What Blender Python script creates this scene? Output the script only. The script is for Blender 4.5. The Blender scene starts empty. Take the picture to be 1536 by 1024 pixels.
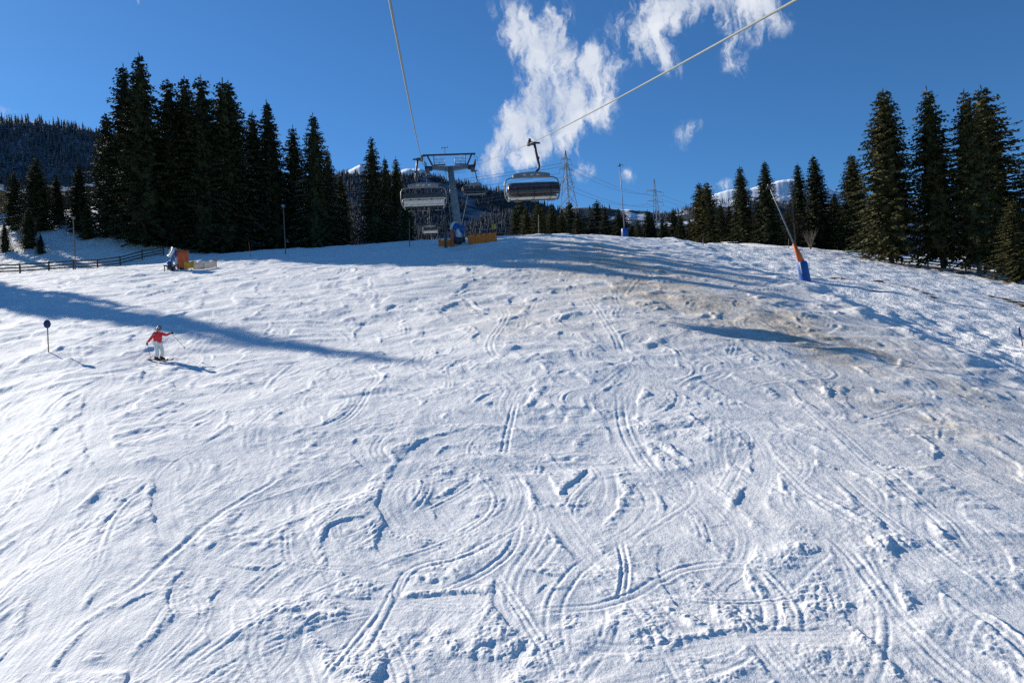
import bpy, bmesh, math, random
import numpy as np
from mathutils import Vector, Matrix

R = math.radians
rng = np.random.default_rng(11)
random.seed(5)
scene = bpy.context.scene
COL = scene.collection

# ------------------------------------------------------------------ camera
CZ = 8.0
FPX = 1100.0
PITCH, ROLL = 1.5, -3.5
cam_d = bpy.data.cameras.new('camera')
cam_d.sensor_width = 36.0
cam_d.lens = 36.0 * FPX / 1536.0
cam_d.clip_start = 0.1
cam_d.clip_end = 20000
cam = bpy.data.objects.new('camera', cam_d)
COL.objects.link(cam)
CM = Matrix.Rotation(R(90 + PITCH), 4, 'X') @ Matrix.Rotation(R(ROLL), 4, 'Z')
cam.matrix_world = Matrix.Translation((0, 0, CZ)) @ CM
scene.camera = cam
CM3 = CM.to_3x3()
CMI = CM3.inverted()


def ray(px, py):
    """world direction of a photo position, scaled so that its y is 1"""
    d = CM3 @ Vector(((px - 768) / FPX, (512 - py) / FPX, -1))
    return d / d.y


def at(px, py, dist):
    d = ray(px, py)
    return Vector((d.x * dist, dist, CZ + d.z * dist))


# ------------------------------------------------------------------ noise
_perm = rng.permutation(1024)
_ang = rng.random(1024) * 2 * np.pi
_gx, _gy = np.cos(_ang), np.sin(_ang)


def pn(x, y, seed=0):
    x = np.asarray(x, dtype=np.float64) + seed * 37.17
    y = np.asarray(y, dtype=np.float64) + seed * 91.73
    xf, yf = np.floor(x), np.floor(y)
    xi, yi = xf.astype(np.int64), yf.astype(np.int64)
    fx, fy = x - xf, y - yf
    u = fx * fx * fx * (fx * (fx * 6 - 15) + 10)
    v = fy * fy * fy * (fy * (fy * 6 - 15) + 10)

    def g(ix, iy, dx, dy):
        h = _perm[(ix + _perm[iy & 1023]) & 1023]
        return _gx[h] * dx + _gy[h] * dy
    a = g(xi, yi, fx, fy)
    b = g(xi + 1, yi, fx - 1, fy)
    c = g(xi, yi + 1, fx, fy - 1)
    d = g(xi + 1, yi + 1, fx - 1, fy - 1)
    a = a + u * (b - a)
    c = c + u * (d - c)
    return 1.5 * (a + v * (c - a))


def ss(a, b, x):
    t = np.clip((x - a) / (b - a), 0, 1)
    return t * t * (3 - 2 * t)


def softplus(x, k):
    return k * np.logaddexp(0, x / k)


# ------------------------------------------------------------------ terrain
def base_h(x, y):
    """smooth large shape of the slope (world z)"""
    x = np.asarray(x, dtype=np.float64)
    y = np.asarray(y, dtype=np.float64)
    # rises at 0.25 up to the crest, then nearly level
    crest = 107 + 10 * ss(5, 30, x) - 0.03 * np.clip(x, -60, 0)
    g = y - softplus(y - crest, 4.0) * 0.86
    g = np.where(y > 320, g - (y - 320) * 0.14, g)
    z = 0.25 * g
    z = z - 0.165 * softplus(np.clip(x, -500, 80) - 9, 3.5) * ss(-30, 20, y)
    # snowy bank behind the fence on the left
    m = ss(-40, -62, x)
    z = z + m * np.minimum(0.40 * softplus(y - 106, 2.5), 15)
    # hollow along the fence
    z = z - 0.6 * ss(-30, -50, x) * np.exp(-((y - 99) / 6.0) ** 2)
    z = z + ss(36, 48, x) * np.minimum(0.15 * softplus(y - 114, 2.0), 7)
    # the left piste edge falls away towards the sun
    z = z - 0.25 * softplus(-0.61 * y - x, 0.7) * ss(40, 30, y) * ss(3, 10, y) * ss(-60, -40, x)
    # undulations
    f = ss(260, 120, np.hypot(x, y))
    z = z + f * (0.30 * pn(x / 17, y / 17, 1) + 0.10 * pn(x / 7.5, y / 6, 2))
    return z


def H(x, y):
    return float(base_h(np.array([x]), np.array([y]))[0])


def hit(px, py, far=140):
    """where a line of sight meets the smooth slope"""
    d = ray(px, py)
    t = np.linspace(6, far, 2400)
    z = CZ + d.z * t
    gz = base_h(d.x * t, t)
    k = np.argmax(z <= gz)
    if z[k] > gz[k]:
        k = len(t) - 1
    return d.x * t[k], t[k]


# edge berm between the groomed piste and the untouched snow on the right
_b = [hit(*p) for p in ((985, 352), (1045, 374), (1110, 401), (1200, 428), (1290, 470),
                        (1400, 520), (1536, 580), (1700, 660))]
_b = sorted(_b, key=lambda q: q[1])
_by = np.array([q[1] for q in _b]); _bx = np.array([q[0] for q in _b])


def berm_x(y):
    return np.interp(y, _by, _bx)


# polar grid, finer towards the near slope
TH0, NTH = R(47), 1400
DTH = 2 * TH0 / NTH
th_front = np.linspace(-TH0, TH0, NTH + 1)
th_rest = np.linspace(TH0, 2 * np.pi - TH0, 90)[1:-1]
THS = np.concatenate([th_front, th_rest])
rows = [0.4]
while rows[-1] < 8.5:
    rows.append(rows[-1] + 0.45)
while rows[-1] < 135:
    r_ = rows[-1]
    rows.append(r_ + min(0.42, r_ * r_ / 8 * 0.00085))
while rows[-1] < 9000:
    rows.append(rows[-1] * 1.04)
RS = np.array(rows)
NR, NC = len(RS), len(THS)
RR, TT = np.meshgrid(RS, THS, indexing='ij')
X = RR * np.sin(TT)
Y = RR * np.cos(TT)
dr = np.gradient(RS)[:, None]
dth = np.where(np.arange(NC) <= NTH, DTH, R(3.0))[None, :]
SP = np.maximum(dr, RR * dth)

Z = base_h(X, Y)
Ht = np.zeros_like(Z)          # grooves and ridges of ski tracks
Sm = np.zeros_like(Z)          # scraped smooth
Pl = np.zeros_like(Z)          # piled loose snow


def stamp(pts, width, prof, sm=None, pile=None, override=True):
    """run a cross profile along a path given in ground coordinates"""
    p = np.array(pts, float)
    seg = np.hypot(*np.diff(p, axis=0).T)
    L = np.concatenate([[0], np.cumsum(seg)])
    if L[-1] < 0.3:
        return
    rmin = max(9.0, np.hypot(p[:, 0], p[:, 1]).min())
    ds = 0.00095 * rmin
    n = int(L[-1] / ds) + 2
    s = np.linspace(0, L[-1], n)
    x = np.interp(s, L, p[:, 0]); y = np.interp(s, L, p[:, 1])
    tx, ty = np.gradient(x), np.gradient(y)
    k = max(3, int(0.12 / ds) | 1)
    nrm = np.hypot(tx, ty) + 1e-9
    tx, ty = tx / nrm, ty / nrm
    nx, ny = -ty, tx
    u = np.arange(-width, width + ds, ds)
    gx = x[:, None] + nx[:, None] * u[None]
    gy = y[:, None] + ny[:, None] * u[None]
    r = np.hypot(gx, gy); t = np.arctan2(gx, gy)
    i = np.clip(np.searchsorted(RS, r), 1, NR - 1)
    i = np.where(r - RS[i - 1] < RS[i] - r, i - 1, i)
    j = np.rint((t + TH0) / DTH).astype(int)
    ok = (j >= 0) & (j <= NTH) & (r < 134) & (r > 8.6)
    f = s / L[-1]
    fade = ss(0, 0.22, f) * ss(1, 0.76, f)
    hv, wv, sv, pv = prof(s[:, None], u[None], fade[:, None])
    hv, wv, sv, pv = [np.broadcast_to(a, gx.shape)[ok] for a in (hv, wv, sv, pv)]
    i, j = i[ok], j[ok]
    Ht[i, j] = Ht[i, j] * (1 - wv) + hv
    Sm[i, j] = np.maximum(Sm[i, j] * (1 - 0.6 * wv), sv)
    Pl[i, j] = np.maximum(Pl[i, j] * (1 - sv), pv)


def prof_pair(depth=0.05, gap=0.16, w=0.06, bank=0.0, side=1):
    gap, w, depth, bank = gap * .6, w * .55, depth * .75, bank * .5
    ph = random.random() * 50

    def f(s, u, fade):
        mod = 0.65 + 0.5 * pn(s / 1.3 + ph, u * 0 + ph, 5)
        h = -depth * (np.exp(-((u - gap) / w) ** 4) + np.exp(-((u + gap) / w) ** 4))
        h = h + 0.55 * depth * (np.exp(-((u - gap - side * 2.2 * w) / w) ** 2) + np.exp(-((u + gap + side * 2.2 * w) / w) ** 2))
        h = h + bank * np.exp(-((u - side * (gap + 0.3)) / 0.22) ** 2) * (0.5 + 0.9 * np.abs(pn(s / 0.5 + ph, u / 0.3, 6)))
        w_ = np.exp(-(u / (gap + 3 * w)) ** 4) * fade
        return h * fade * mod, w_ * 0.8, w_ * 0.3, 0 * w_
    return f


def prof_skid(width, side, depth=0.05, bank=0.12):
    bank *= .20
    depth *= .5
    """a skidded turn: scraped band with loose snow piled along its outer edge"""
    ph = random.random() * 50

    def f(s, u, fade):
        e = side * u                         # positive towards the outside of the turn
        wob = 0.16 * width * pn(s / (0.8 * width + .1) + ph, u * 0, 7)
        inside = ss(-width, -width + 0.25, e) * ss(width * 0.62, width * 0.5, e + wob)
        h = -depth * inside * (0.55 + 0.45 * ss(-width, width * 0.5, e))
        h = h + 0.012 * inside * pn(u / 0.08 + ph, s / 2.2, 9) + 0.008 * inside * pn(u / 0.045 + ph, s / 1.5, 9)
        lump = np.exp(-((e - width * 0.72 + wob) / (0.14 * width + 0.03)) ** 2)
        mod = ss(-0.45, 0.6, pn(s / 1.6 + ph, u * 0 + 3, 8))
        h = h + bank * lump * mod
        return h * fade, inside * fade * 0.85, inside * fade * 0.9, lump * mod * fade
    return f


def spline(pts, n=14):
    p = np.array(pts, float)
    if len(p) < 3:
        return p
    P = np.vstack([2 * p[0] - p[1], p, 2 * p[-1] - p[-2]])
    out = []
    for k in range(len(p) - 1):
        a, b, c, d = P[k:k + 4]
        for t in np.linspace(0, 1, n, endpoint=False):
            out.append(0.5 * ((2 * b) + (c - a) * t + (2 * a - 5 * b + 4 * c - d) * t * t + (3 * b - a - 3 * c + d) * t ** 3))
    out.append(p[-1])
    return np.array(out)


def random_turns(n, wmin, wmax, near):
    for _ in range(n):
        y0 = random.uniform(*near)
        x0 = random.uniform(-0.66, 0.62) * y0
        if x0 > berm_x(y0) - 2:
            continue
        th = R(random.uniform(-22, 30)); A = R(random.uniform(22, 62)); Lw = random.uniform(9, 22) * (0.6 + y0 / 70)
        ph = random.random() * 6.28; L = random.uniform(0.8, 2.6) * Lw
        s = np.arange(0, L, 0.1)
        hd = th + A * np.sin(2 * np.pi * s / Lw + ph) + 0.15 * np.sin(s * 0.9 + ph * 3)
        x = x0 + np.cumsum(np.sin(hd)) * 0.1
        y = y0 - np.cumsum(np.cos(hd)) * 0.1
        kind = random.random()
        if kind < 0.72:
            # skid bands at the bends, one after the other
            q = int(Lw / 2 / 0.1)
            k0 = int(((0.25 - ph / 6.283) % 0.5) * Lw / 0.1)
            for a in range(k0 - q // 2, len(s), q):
                b0, b1 = max(0, a - q // 3), min(len(s), a + q // 3)
                if b1 - b0 < 25:
                    continue
                side = 1 if np.cos(2 * np.pi * s[min(max(a, 0), len(s) - 1)] / Lw + ph - 1.57) > 0 else -1
                w = random.uniform(wmin, wmax)
                stamp(np.c_[x[b0:b1], y[b0:b1]], w * 1.1, prof_skid(w, side, random.uniform(0.02, 0.05) * (0.6 + y0 / 45), random.uniform(0.05, 0.14) * (0.5 + y0 / 30)))
        q_ = 0.55 + y0 / 42
        if 0.30 < kind < 0.66:
            continue
        gap = random.uniform(0.09, 0.2) * (0.7 + y0 / 60)
        stamp(np.c_[x, y], gap + 0.3 * q_, prof_pair(random.uniform(0.02, 0.042) * q_, gap, random.uniform(0.045, 0.07) * q_, random.choice((0, 0, 0.03)), random.choice((1, -1))))


random_turns(90, 0.6, 1.8, (50, 104))
random_turns(115, 0.4, 1.4, (30, 66))
random_turns(120, 0.2, 0.8, (15, 40))


def photo_track(pts, prof, width):
    stamp(spline([hit(*p) for p in pts]), width, prof)


SK = [  # skidded turns and their outer side
    ([(470, 560), (430, 590), (345, 610), (255, 595), (160, 610)], 0.8, 1), ([(560, 585), (530, 625), (450, 655), (340, 680)], 0.7, -1),
    ([(745, 640), (640, 670), (590, 740), (610, 790), (690, 800)], 0.6, -1), ([(640, 705), (720, 690), (775, 735), (760, 790), (690, 830)], 0.5, 1),
    ([(960, 560), (935, 620), (960, 690), (1010, 750)], 0.7, 1), ([(1120, 640), (1145, 700), (1100, 800)], 0.5, -1),
    ([(700, 470), (745, 500), (720, 540), (650, 570)], 1.0, 1), ([(905, 470), (915, 510), (960, 550)], 0.8, 1),
    ([(575, 480), (545, 500), (560, 530)], 0.8, -1), ([(250, 700), (245, 760), (270, 830)], 0.5, -1),
    ([(560, 780), (500, 800), (520, 850), (600, 870)], 0.4, -1), ([(800, 700), (850, 790), (930, 880)], 0.5, 1),
    ([(1040, 560), (1130, 600), (1250, 640), (1400, 650)], 0.9, -1), ([(1250, 640), (1330, 690), (1420, 690)], 0.7, -1),
    ([(640, 600), (700, 610), (760, 640)], 0.7, 1), ([(400, 900), (560, 910), (700, 900), (760, 930)], 0.4, 1),
    ([(240, 800), (310, 850), (420, 870)], 0.4, 1), ([(930, 1000), (1100, 960), (1300, 960)], 0.35, 1),
    ([(180, 560), (140, 600), (150, 680), (230, 740)], 0.6, -1),
]
for pts, w, side in SK:
    photo_track(pts, prof_skid(w, side, 0.045, 0.10), w * 1.15)
PT = [  # carved double lines
    ([(430, 700), (410, 725), (330, 770), (262, 830), (200, 885), (110, 935)], 0.07, 0.05, 0.09, 0.05, 1),
    ([(500, 1030), (545, 975), (590, 895), (625, 850), (700, 830), (800, 775)], 0.06, 0.16, 0.06, 0.04, -1),
    ([(478, 1030), (530, 965), (575, 905)], 0.06, 0.12, 0.05, 0.03, -1),
    ([(590, 765), (600, 735), (640, 705), (700, 688), (750, 700), (775, 742), (752, 785)], 0.045, 0.15, 0.05, 0.04, 1),
    ([(930, 585), (935, 640), (960, 690), (1000, 740)], 0.07, 0.2, 0.07, 0.06, 1),
    ([(775, 600), (762, 650), (755, 695)], 0.07, 0.14, 0.06, 0.05, 1),
    ([(1180, 580), (1300, 690), (1400, 770), (1470, 860), (1545, 905)], 0.05, 0.22, 0.06, 0.03, 1),
    ([(1240, 700), (1340, 790), (1460, 870)], 0.05, 0.18, 0.05, 0.03, 1),
    ([(268, 728), (205, 745), (168, 785), (150, 835)], 0.06, 0.15, 0.07, 0.05, -1),
    ([(735, 850), (780, 920), (822, 990), (832, 1040)], 0.05, 0.1, 0.05, 0.03, 1),
    ([(930, 810), (938, 860), (925, 925)], 0.06, 0.1, 0.05, 0.05, 1),
    ([(760, 928), (920, 903), (1050, 850), (1200, 862), (1340, 905)], 0.05, 0.14, 0.06, 0.04, 1),
    ([(940, 880), (1070, 905), (1230, 890)], 0.05, 0.1, 0.05, 0.05, -1),
    ([(430, 790), (432, 835), (460, 850), (560, 855)], 0.05, 0.1, 0.06, 0.06, 1),
    ([(560, 575), (520, 630), (420, 660), (330, 682)], 0.08, 0.15, 0.07, 0.07, 1),
    ([(880, 440), (920, 500), (935, 540)], 0.08, 0.22, 0.08, 0.04, 1),
    ([(720, 440), (760, 470), (735, 520), (780, 560)], 0.08, 0.2, 0.08, 0.05, 1),
    ([(400, 715), (560, 722), (720, 705)], 0.04, 0.1, 0.05, 0.05, 1),
    ([(60, 620), (30, 650), (-20, 665)], 0.06, 0.1, 0.06, 0.05, 1),
    ([(1380, 800), (1460, 865), (1490, 880)], 0.05, 0.05, 0.05, 0.03, 1),
    ([(1090, 640), (1120, 660), (1075, 760)], 0.05, 0.2, 0.05, 0.04, 1),
    ([(1350, 505), (1420, 560), (1500, 590)], 0.06, 0.4, 0.1, 0.05, 1), ([(1250, 450), (1380, 530), (1540, 615)], 0.05, 0.4, 0.1, 0.03, 1),
    ([(540, 810), (505, 790), (515, 815), (590, 840)], 0.05, 0.06, 0.05, 0.05, 1), ([(620, 840), (600, 900), (740, 920)], 0.035, 0.1, 0.04, 0.03, 1),
]
for pts, dep, gap, w, bank, side in PT:
    photo_track(pts, prof_pair(dep, gap, w, bank, side), gap + 0.55)

# heaps of loose clods
for px, py, rr, hh in ((470, 915, .55, .13), (655, 862, .35, .12), (990, 962, .3, .16), (1330, 812, .28, .2), (350, 800, .6, .10),
                       (690, 712, .6, .12), (640, 590, 1.0, .14), (820, 620, .8, .16), (1010, 640, 1.1, .2), (650, 965, .5, .09),
                       (720, 580, .9, .12), (400, 810, .5, .09), (900, 620, .8, .12), (1395, 650, 1.2, .16), (850, 560, .7, .13),
                       (470, 680, .7, .10), (545, 880, .3, .08), (1370, 720, .7, .1), (700, 545, 1.0, .12), (460, 655, .5, .1),
                       (845, 690, .5, .12), (340, 560, .9, .12), (650, 465, 1.5, .16), (560, 640, .6, .08), (120, 790, .4, .07),
                       (290, 560, 1.3, .22), (1100, 930, .5, .07), (1250, 900, .5, .07), (860, 760, .5, .1), (750, 970, .5, .07)):
    x0, y0 = hit(px, py)
    q = np.exp(-(((X - x0) / (rr * 1.5)) ** 2 + ((Y - y0) / rr) ** 2) ** 1.3)
    q = q * ss(-0.7, 0.5, pn(X / (rr * .6), Y / (rr * .6), 21))
    Ht += q * hh * .38
    Pl = np.maximum(Pl, q)

Ht = 0.25 * np.roll(Ht, 1, 1) + 0.5 * Ht + 0.25 * np.roll(Ht, -1, 1)
Ht[1:-1] = 0.2 * Ht[:-2] + 0.6 * Ht[1:-1] + 0.2 * Ht[2:]


def octv(lam, fn):
    return fn * ss(1.6, 3.0, lam / SP)


xb = berm_x(Y)
off = ss(0.0, 2.5, X - xb) * (Y > 5)                        # ungroomed snow right of the berm
offl = ss(2, -6, X + 44 + 0.25 * (Y - 95)) * ss(80, 92, Y)  # bank on the left
offt = ss(0, 6, Y - 104 - 10 * ss(5, 30, X)) * ss(40, -10, X - xb)
ung = np.clip(off + offl, 0, 1)
wx = X + 1.6 * pn(X / 6, Y / 6, 31)
wy = Y + 1.6 * pn(X / 6, Y / 6, 32)
fl = X * 0.86 + 0.42 * Y + 3.2 * pn(X / 11, Y / 11, 33)     # across the fall line, wavering
fa = Y * 0.86 - 0.42 * X
churn = ss(-0.12, 0.42, pn(wx / 3.4, wy / 1.9, 34) + 0.5 * pn(wx / 1.3, wy / 0.9, 35))
churn = np.clip(churn * (1 - Sm) + Pl * 1.3, 0, 1.4)
ung_r = 1 - ung
D = np.zeros_like(Z)
D += ung_r * octv(3.0, 0.14 * pn(wx / 3.1, wy / 2.3, 36))
D += ung_r * (1 - 0.5 * Sm) * octv(1.4, 0.060 * pn(wx / 1.4, wy / 0.95, 37))
fine = ss(60, 25, RR)                      # the near snow is broken into smaller clods
churn_f = ss(0.0, 0.30, pn(wx / 1.7, wy / 0.8, 52) + 0.55 * pn(wx / 0.6, wy / 0.45, 53)) * (1 - Sm)
churn = np.clip(np.maximum(churn * 0.65, churn_f) + Pl * 0.8, 0, 1.3)
mog = ss(-0.1, 0.55, pn(wx / 2.6, wy / 1.5, 72) + 0.35 * pn(wx / 0.9, wy / 0.6, 73)) * (1 - 0.8 * Sm)
churn = np.clip(churn + 0.55 * mog - 0.12, 0, 1.4)
D += ung_r * octv(2.0, 0.10 * mog)
for lam, amp, sd_ in ((1.0, 0.070, 54), (0.55, 0.060, 38), (0.29, 0.052, 39), (0.155, 0.042, 40), (0.085, 0.026, 55)):
    D += ung_r * churn * octv(lam, amp * np.abs(pn(wx / lam, wy / (lam * .85), sd_)) * (1 if lam < .5 else (1 - .55 * fine)))
for lam, amp, sd_ in ((0.8, 0.030, 41), (0.36, 0.020, 56), (0.17, 0.010, 42), (0.085, 0.005, 57)):
    D += ung_r * (1 - 0.5 * churn) * octv(lam, amp * pn(fl / lam, fa / (lam * 6.5), sd_))
for lam, amp, sd_ in ((0.5, 0.020, 43), (0.22, 0.014, 58), (0.1, 0.008, 59)):
    D += ung_r * octv(lam, amp * pn((X * .5 + Y * .86 + 2 * pn(X / 8, Y / 8, 50)) / lam, (X * .86 - Y * .5) / (lam * 7), sd_))
D += np.clip(0.35 + 0.9 * churn - 0.3 * Sm, 0.2, 1.1) * (octv(0.3, 0.022 * pn(X / 0.3, Y / 0.26, 66)) + octv(0.16, 0.016 * pn(X / 0.16, Y / 0.14, 60)) + octv(0.08, 0.012 * pn(X / 0.08, Y / 0.08, 44)) + octv(0.05, 0.008 * pn(X / 0.05, Y / 0.05, 45)))
# ungroomed snow: pocked and settled, many small hollows
D += ung * (octv(1.6, 0.16 * pn(X / 1.7, Y / 2.4, 46)) + octv(0.9, 0.13 * pn(X / 0.75, Y / 1.1, 47)) + octv(0.5, 0.06 * pn(X / 0.4, Y / 0.6, 48)))
# berm and the hollow behind it
lum = 0.7 + 0.7 * np.abs(pn(X / 0.9, Y / 0.9, 49)) + 0.5 * pn(X / 3, Y / 3, 51)
D += (Y > 8) * (0.25 * np.exp(-((X - xb - 0.9 * pn(Y / 5, X * 0, 68)) / 1.0) ** 2) * lum * ss(-.5, .3, pn(X / 4, Y / 4, 69)) - 0.38 * np.exp(-((X - xb - 4.5) / 3.0) ** 2) * ss(-.6, .5, pn(X / 9, Y / 9, 71)))
nearfade = ss(4, 9, RR)
Z = Z + nearfade * (Ht * ung_r * (0.47 + 0.12 * ss(18, 35, RR)) + D * ss(400, 130, RR) * np.maximum(0.39 + 0.50 * ss(20, 55, RR), ung))

# dirt showing through the worn snow
dirt = np.zeros_like(Z)
for px, py, a, b, k in ((870, 372, 9, 9, .7), (905, 392, 7, 8, .7), (985, 430, 6, 5, .8), (1010, 445, 5, 4, .8), (1075, 462, 4, 4, .7), (1160, 485, 4, 3, .9),
                        (1245, 515, 4, 3, .9), (1180, 500, 5, 3.5, .6), (1290, 545, 5, 3, .6), (1360, 620, 4, 2.5, .9), (1340, 625, 3, 2, .6), (1430, 590, 5, 3, .7),
                        (1490, 620, 4, 2.5, .6), (860, 400, 7, 7, .4), (790, 490, 3, 3, .35), (780, 470, 3, 4, .3), (950, 410, 6, 8, .5), (1400, 660, 4, 2, .5),
                        (1480, 700, 4, 2, .35), (820, 378, 8, 6, .5), (690, 372, 3, 3, .5)):
    x0, y0 = hit(px, py)
    # stretched down the lift line towards the right
    ex = (X - x0) * 0.8 + (Y - y0) * 0.6; ey = -(X - x0) * 0.6 + (Y - y0) * 0.8
    dirt = np.maximum(dirt, k * (.45 if px > 1260 else .8) * np.exp(-(ey / a) ** 2 - (ex / b) ** 2))
dirt = dirt * np.clip(0.75 + 0.9 * pn(fl / 0.9, fa / 4.5, 61) + 0.5 * pn(wx / 2.4, wy / 1.6, 62), 0, 1.5)
for px, py, a, b, k in ((1000, 430, 14, 16, .34), (1150, 490, 8, 8, .34), (1300, 555, 5, 5, .08), (880, 385, 14, 12, .36)):
    x0, y0 = hit(px, py)
    ex = (X - x0) * 0.8 + (Y - y0) * 0.6; ey = -(X - x0) * 0.6 + (Y - y0) * 0.8
    dirt += k * np.exp(-(ey / a) ** 2 - (ex / b) ** 2) * np.clip(.8 + .5 * pn(wx / 5, wy / 5, 67), 0, 1.2)
dirt += 0.12 * ss(0.0, 0.8, X / np.maximum(Y, 1) + 0.1) * ung_r * np.clip(pn(wx / 3, wy / 3, 63) + .6, 0, 1) * (RR < 130)
dirt *= ung_r
# bare ground: under the trees, and along cracks of the right hand meadow
soil = np.zeros_like(Z)
EARTH = [((1300, 383), (1345, 396), (1380, 402), (1430, 407), (1490, 417), (1545, 428)), ]
for line in EARTH:
    q = spline([hit(*p) for p in line])
    for x0, y0 in q[::3]:
        soil = np.maximum(soil, np.exp(-((X - x0) / 2.4) ** 2 - ((Y - y0) / 1.6) ** 2))
for line, w in ((((1215, 412), (1240, 415), (1262, 418)), 0.9), (((1315, 421), (1365, 432), (1418, 455)), .45), (((1482, 443), (1520, 452), (1545, 462)), .8),
                (((1320, 437), (1350, 440)), .5), (((1420, 446), (1432, 448)), .5)):
    q = spline([hit(*p) for p in line])
    for x0, y0 in q[::2]:
        soil = np.maximum(soil, np.exp(-((X - x0) / (w * 1.3)) ** 2 - ((Y - y0) / w) ** 2))
soil = soil * np.clip(0.6 + 1.2 * pn(X / 0.8, Y / 0.9, 64), 0, 1.2)

# ------------------------------------------------------------------ materials
MATS = {}


def mat(name, base=(0.5, 0.5, 0.5), rough=0.6, metal=0.0, spec=0.4, var=0.0, vscale=6.0, alpha=None):
    m = bpy.data.materials.new(name)
    m.use_nodes = True
    nt = m.node_tree
    b = nt.nodes['Principled BSDF']
    b.inputs['Roughness'].default_value = rough
    b.inputs['Metallic'].default_value = metal
    b.inputs['Specular IOR Level'].default_value = spec
    tc = nt.nodes.new('ShaderNodeTexCoord')
    nz = nt.nodes.new('ShaderNodeTexNoise')
    nz.inputs['Scale'].default_value = vscale
    nz.inputs['Detail'].default_value = 5
    nt.links.new(tc.outputs['Object'], nz.inputs['Vector'])
    rp = nt.nodes.new('ShaderNodeValToRGB')
    v = max(var, 0.08)
    rp.color_ramp.elements[0].position = 0.3
    rp.color_ramp.elements[1].position = 0.7
    rp.color_ramp.elements[0].color = tuple(c * (1 - v) for c in base) + (1,)
    rp.color_ramp.elements[1].color = tuple(min(1, c * (1 + v)) for c in base) + (1,)
    nt.links.new(nz.outputs['Fac'], rp.inputs['Fac'])
    nt.links.new(rp.outputs['Color'], b.inputs['Base Color'])
    if alpha is not None:
        b.inputs['Alpha'].default_value = alpha
    MATS[name] = m
    return m


mat('steel', (0.22, 0.23, 0.24), 0.5, 0.5, var=.2)
mat('dark_steel', (0.05, 0.055, 0.065), 0.5, 0.3, var=.2)
mat('galvanised', (0.20, 0.21, 0.225), 0.55, 0.3, var=.2, vscale=3)
mat('rope', (0.19, 0.21, 0.19), 0.7, 0.0, var=.3, vscale=40)
mat('seat_white', (0.52, 0.51, 0.49), 0.5, var=.1)
mat('bubble_grey', (0.085, 0.083, 0.083), 0.28, 0.2, 0.6, var=.25, vscale=1.5)
mat('bubble_dark', (0.035, 0.018, 0.02), 0.12, 0.0, 0.7, var=.3, alpha=.9)
mat('rubber', (0.015, 0.015, 0.016), 0.7)
mat('gun_blue', (0.02, 0.09, 0.33), 0.4, var=.15)
mat('gun_white', (0.6, 0.62, 0.64), 0.5)
mat('pad_blue', (0.010, 0.085, 0.33), 0.5, var=.15, vscale=2)
mat('orange', (0.62, 0.12, 0.03), 0.6, var=.2, vscale=3)
mat('amber', (0.85, 0.36, 0.03), 0.6, var=.3, vscale=3)
mat('net', (0.95, 0.20, 0.03), 0.8, var=.35, vscale=5)
mat('net_grey', (0.26, 0.15, 0.13), 0.8, var=.3, vscale=5, alpha=.75)
mat('wood', (0.10, 0.075, 0.055), 0.85, var=.35, vscale=4)
mat('wood_light', (0.33, 0.27, 0.18), 0.85, var=.3, vscale=4)
mat('wood_pole', (0.16, 0.13, 0.11), 0.8, var=.3, vscale=3)
mat('bark', (0.055, 0.042, 0.033), 0.9, var=.4, vscale=5)
mat('bark_pale', (0.20, 0.17, 0.13), 0.9, var=.4, vscale=5)
mat('larch', (0.10, 0.065, 0.035), 0.9, var=.3)
mat('sign_blue', (0.02, 0.03, 0.13), 0.5)
mat('sign_yellow', (0.65, 0.42, 0.06), 0.5)
mat('red', (0.78, 0.03, 0.04), 0.65, var=.12)
mat('dark_red', (0.16, 0.015, 0.02), 0.6)
mat('trousers', (0.86, 0.83, 0.76), 0.7, var=.08)
mat('black', (0.012, 0.012, 0.014), 0.5)
mat('skin', (0.45, 0.26, 0.19), 0.6)
mat('hair', (0.05, 0.025, 0.015), 0.7)
mat('chalet_wood', (0.075, 0.045, 0.03), 0.8, var=.3, vscale=2)
mat('ochre', (0.28, 0.15, 0.06), 0.8, var=.15)
mat('plaster', (0.38, 0.33, 0.27), 0.8, var=.1)
mat('glass', (0.03, 0.035, 0.045), 0.1, 0, 0.7)
mat('tarp', (0.12, 0.32, 0.22), 0.6, var=.2)


def foliage(name, dark, light, spec=0.15):
    m = bpy.data.materials.new(name)
    m.use_nodes = True
    nt = m.node_tree
    b = nt.nodes['Principled BSDF']
    b.inputs['Roughness'].default_value = 0.75
    b.inputs['Specular IOR Level'].default_value = spec
    tc = nt.nodes.new('ShaderNodeTexCoord')
    nz = nt.nodes.new('ShaderNodeTexNoise'); nz.inputs['Scale'].default_value = 0.55; nz.inputs['Detail'].default_value = 6
    nt.links.new(tc.outputs['Object'], nz.inputs['Vector'])
    oi = nt.nodes.new('ShaderNodeObjectInfo')
    ad = nt.nodes.new('ShaderNodeMath'); ad.operation = 'MULTIPLY_ADD'
    nt.links.new(oi.outputs['Random'], ad.inputs[0]); ad.inputs[1].default_value = 0.3
    nt.links.new(nz.outputs['Fac'], ad.inputs[2])
    rp = nt.nodes.new('ShaderNodeValToRGB')
    rp.color_ramp.elements[0].position = 0.40; rp.color_ramp.elements[0].color = dark + (1,)
    rp.color_ramp.elements[1].position = 0.85; rp.color_ramp.elements[1].color = light + (1,)
    nt.links.new(ad.outputs[0], rp.inputs['Fac'])
    nt.links.new(rp.outputs['Color'], b.inputs['Base Color'])
    MATS[name] = m
    return m


foliage('spruce', (0.026, 0.034, 0.018), (0.075, 0.080, 0.034))
foliage('spruce_olive', (0.042, 0.046, 0.020), (0.125, 0.112, 0.042))
foliage('larch_needles', (0.07, 0.05, 0.028), (0.14, 0.09, 0.045))
mat('bough_snow', (0.78, 0.81, 0.86), 0.7, spec=.2)


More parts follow.
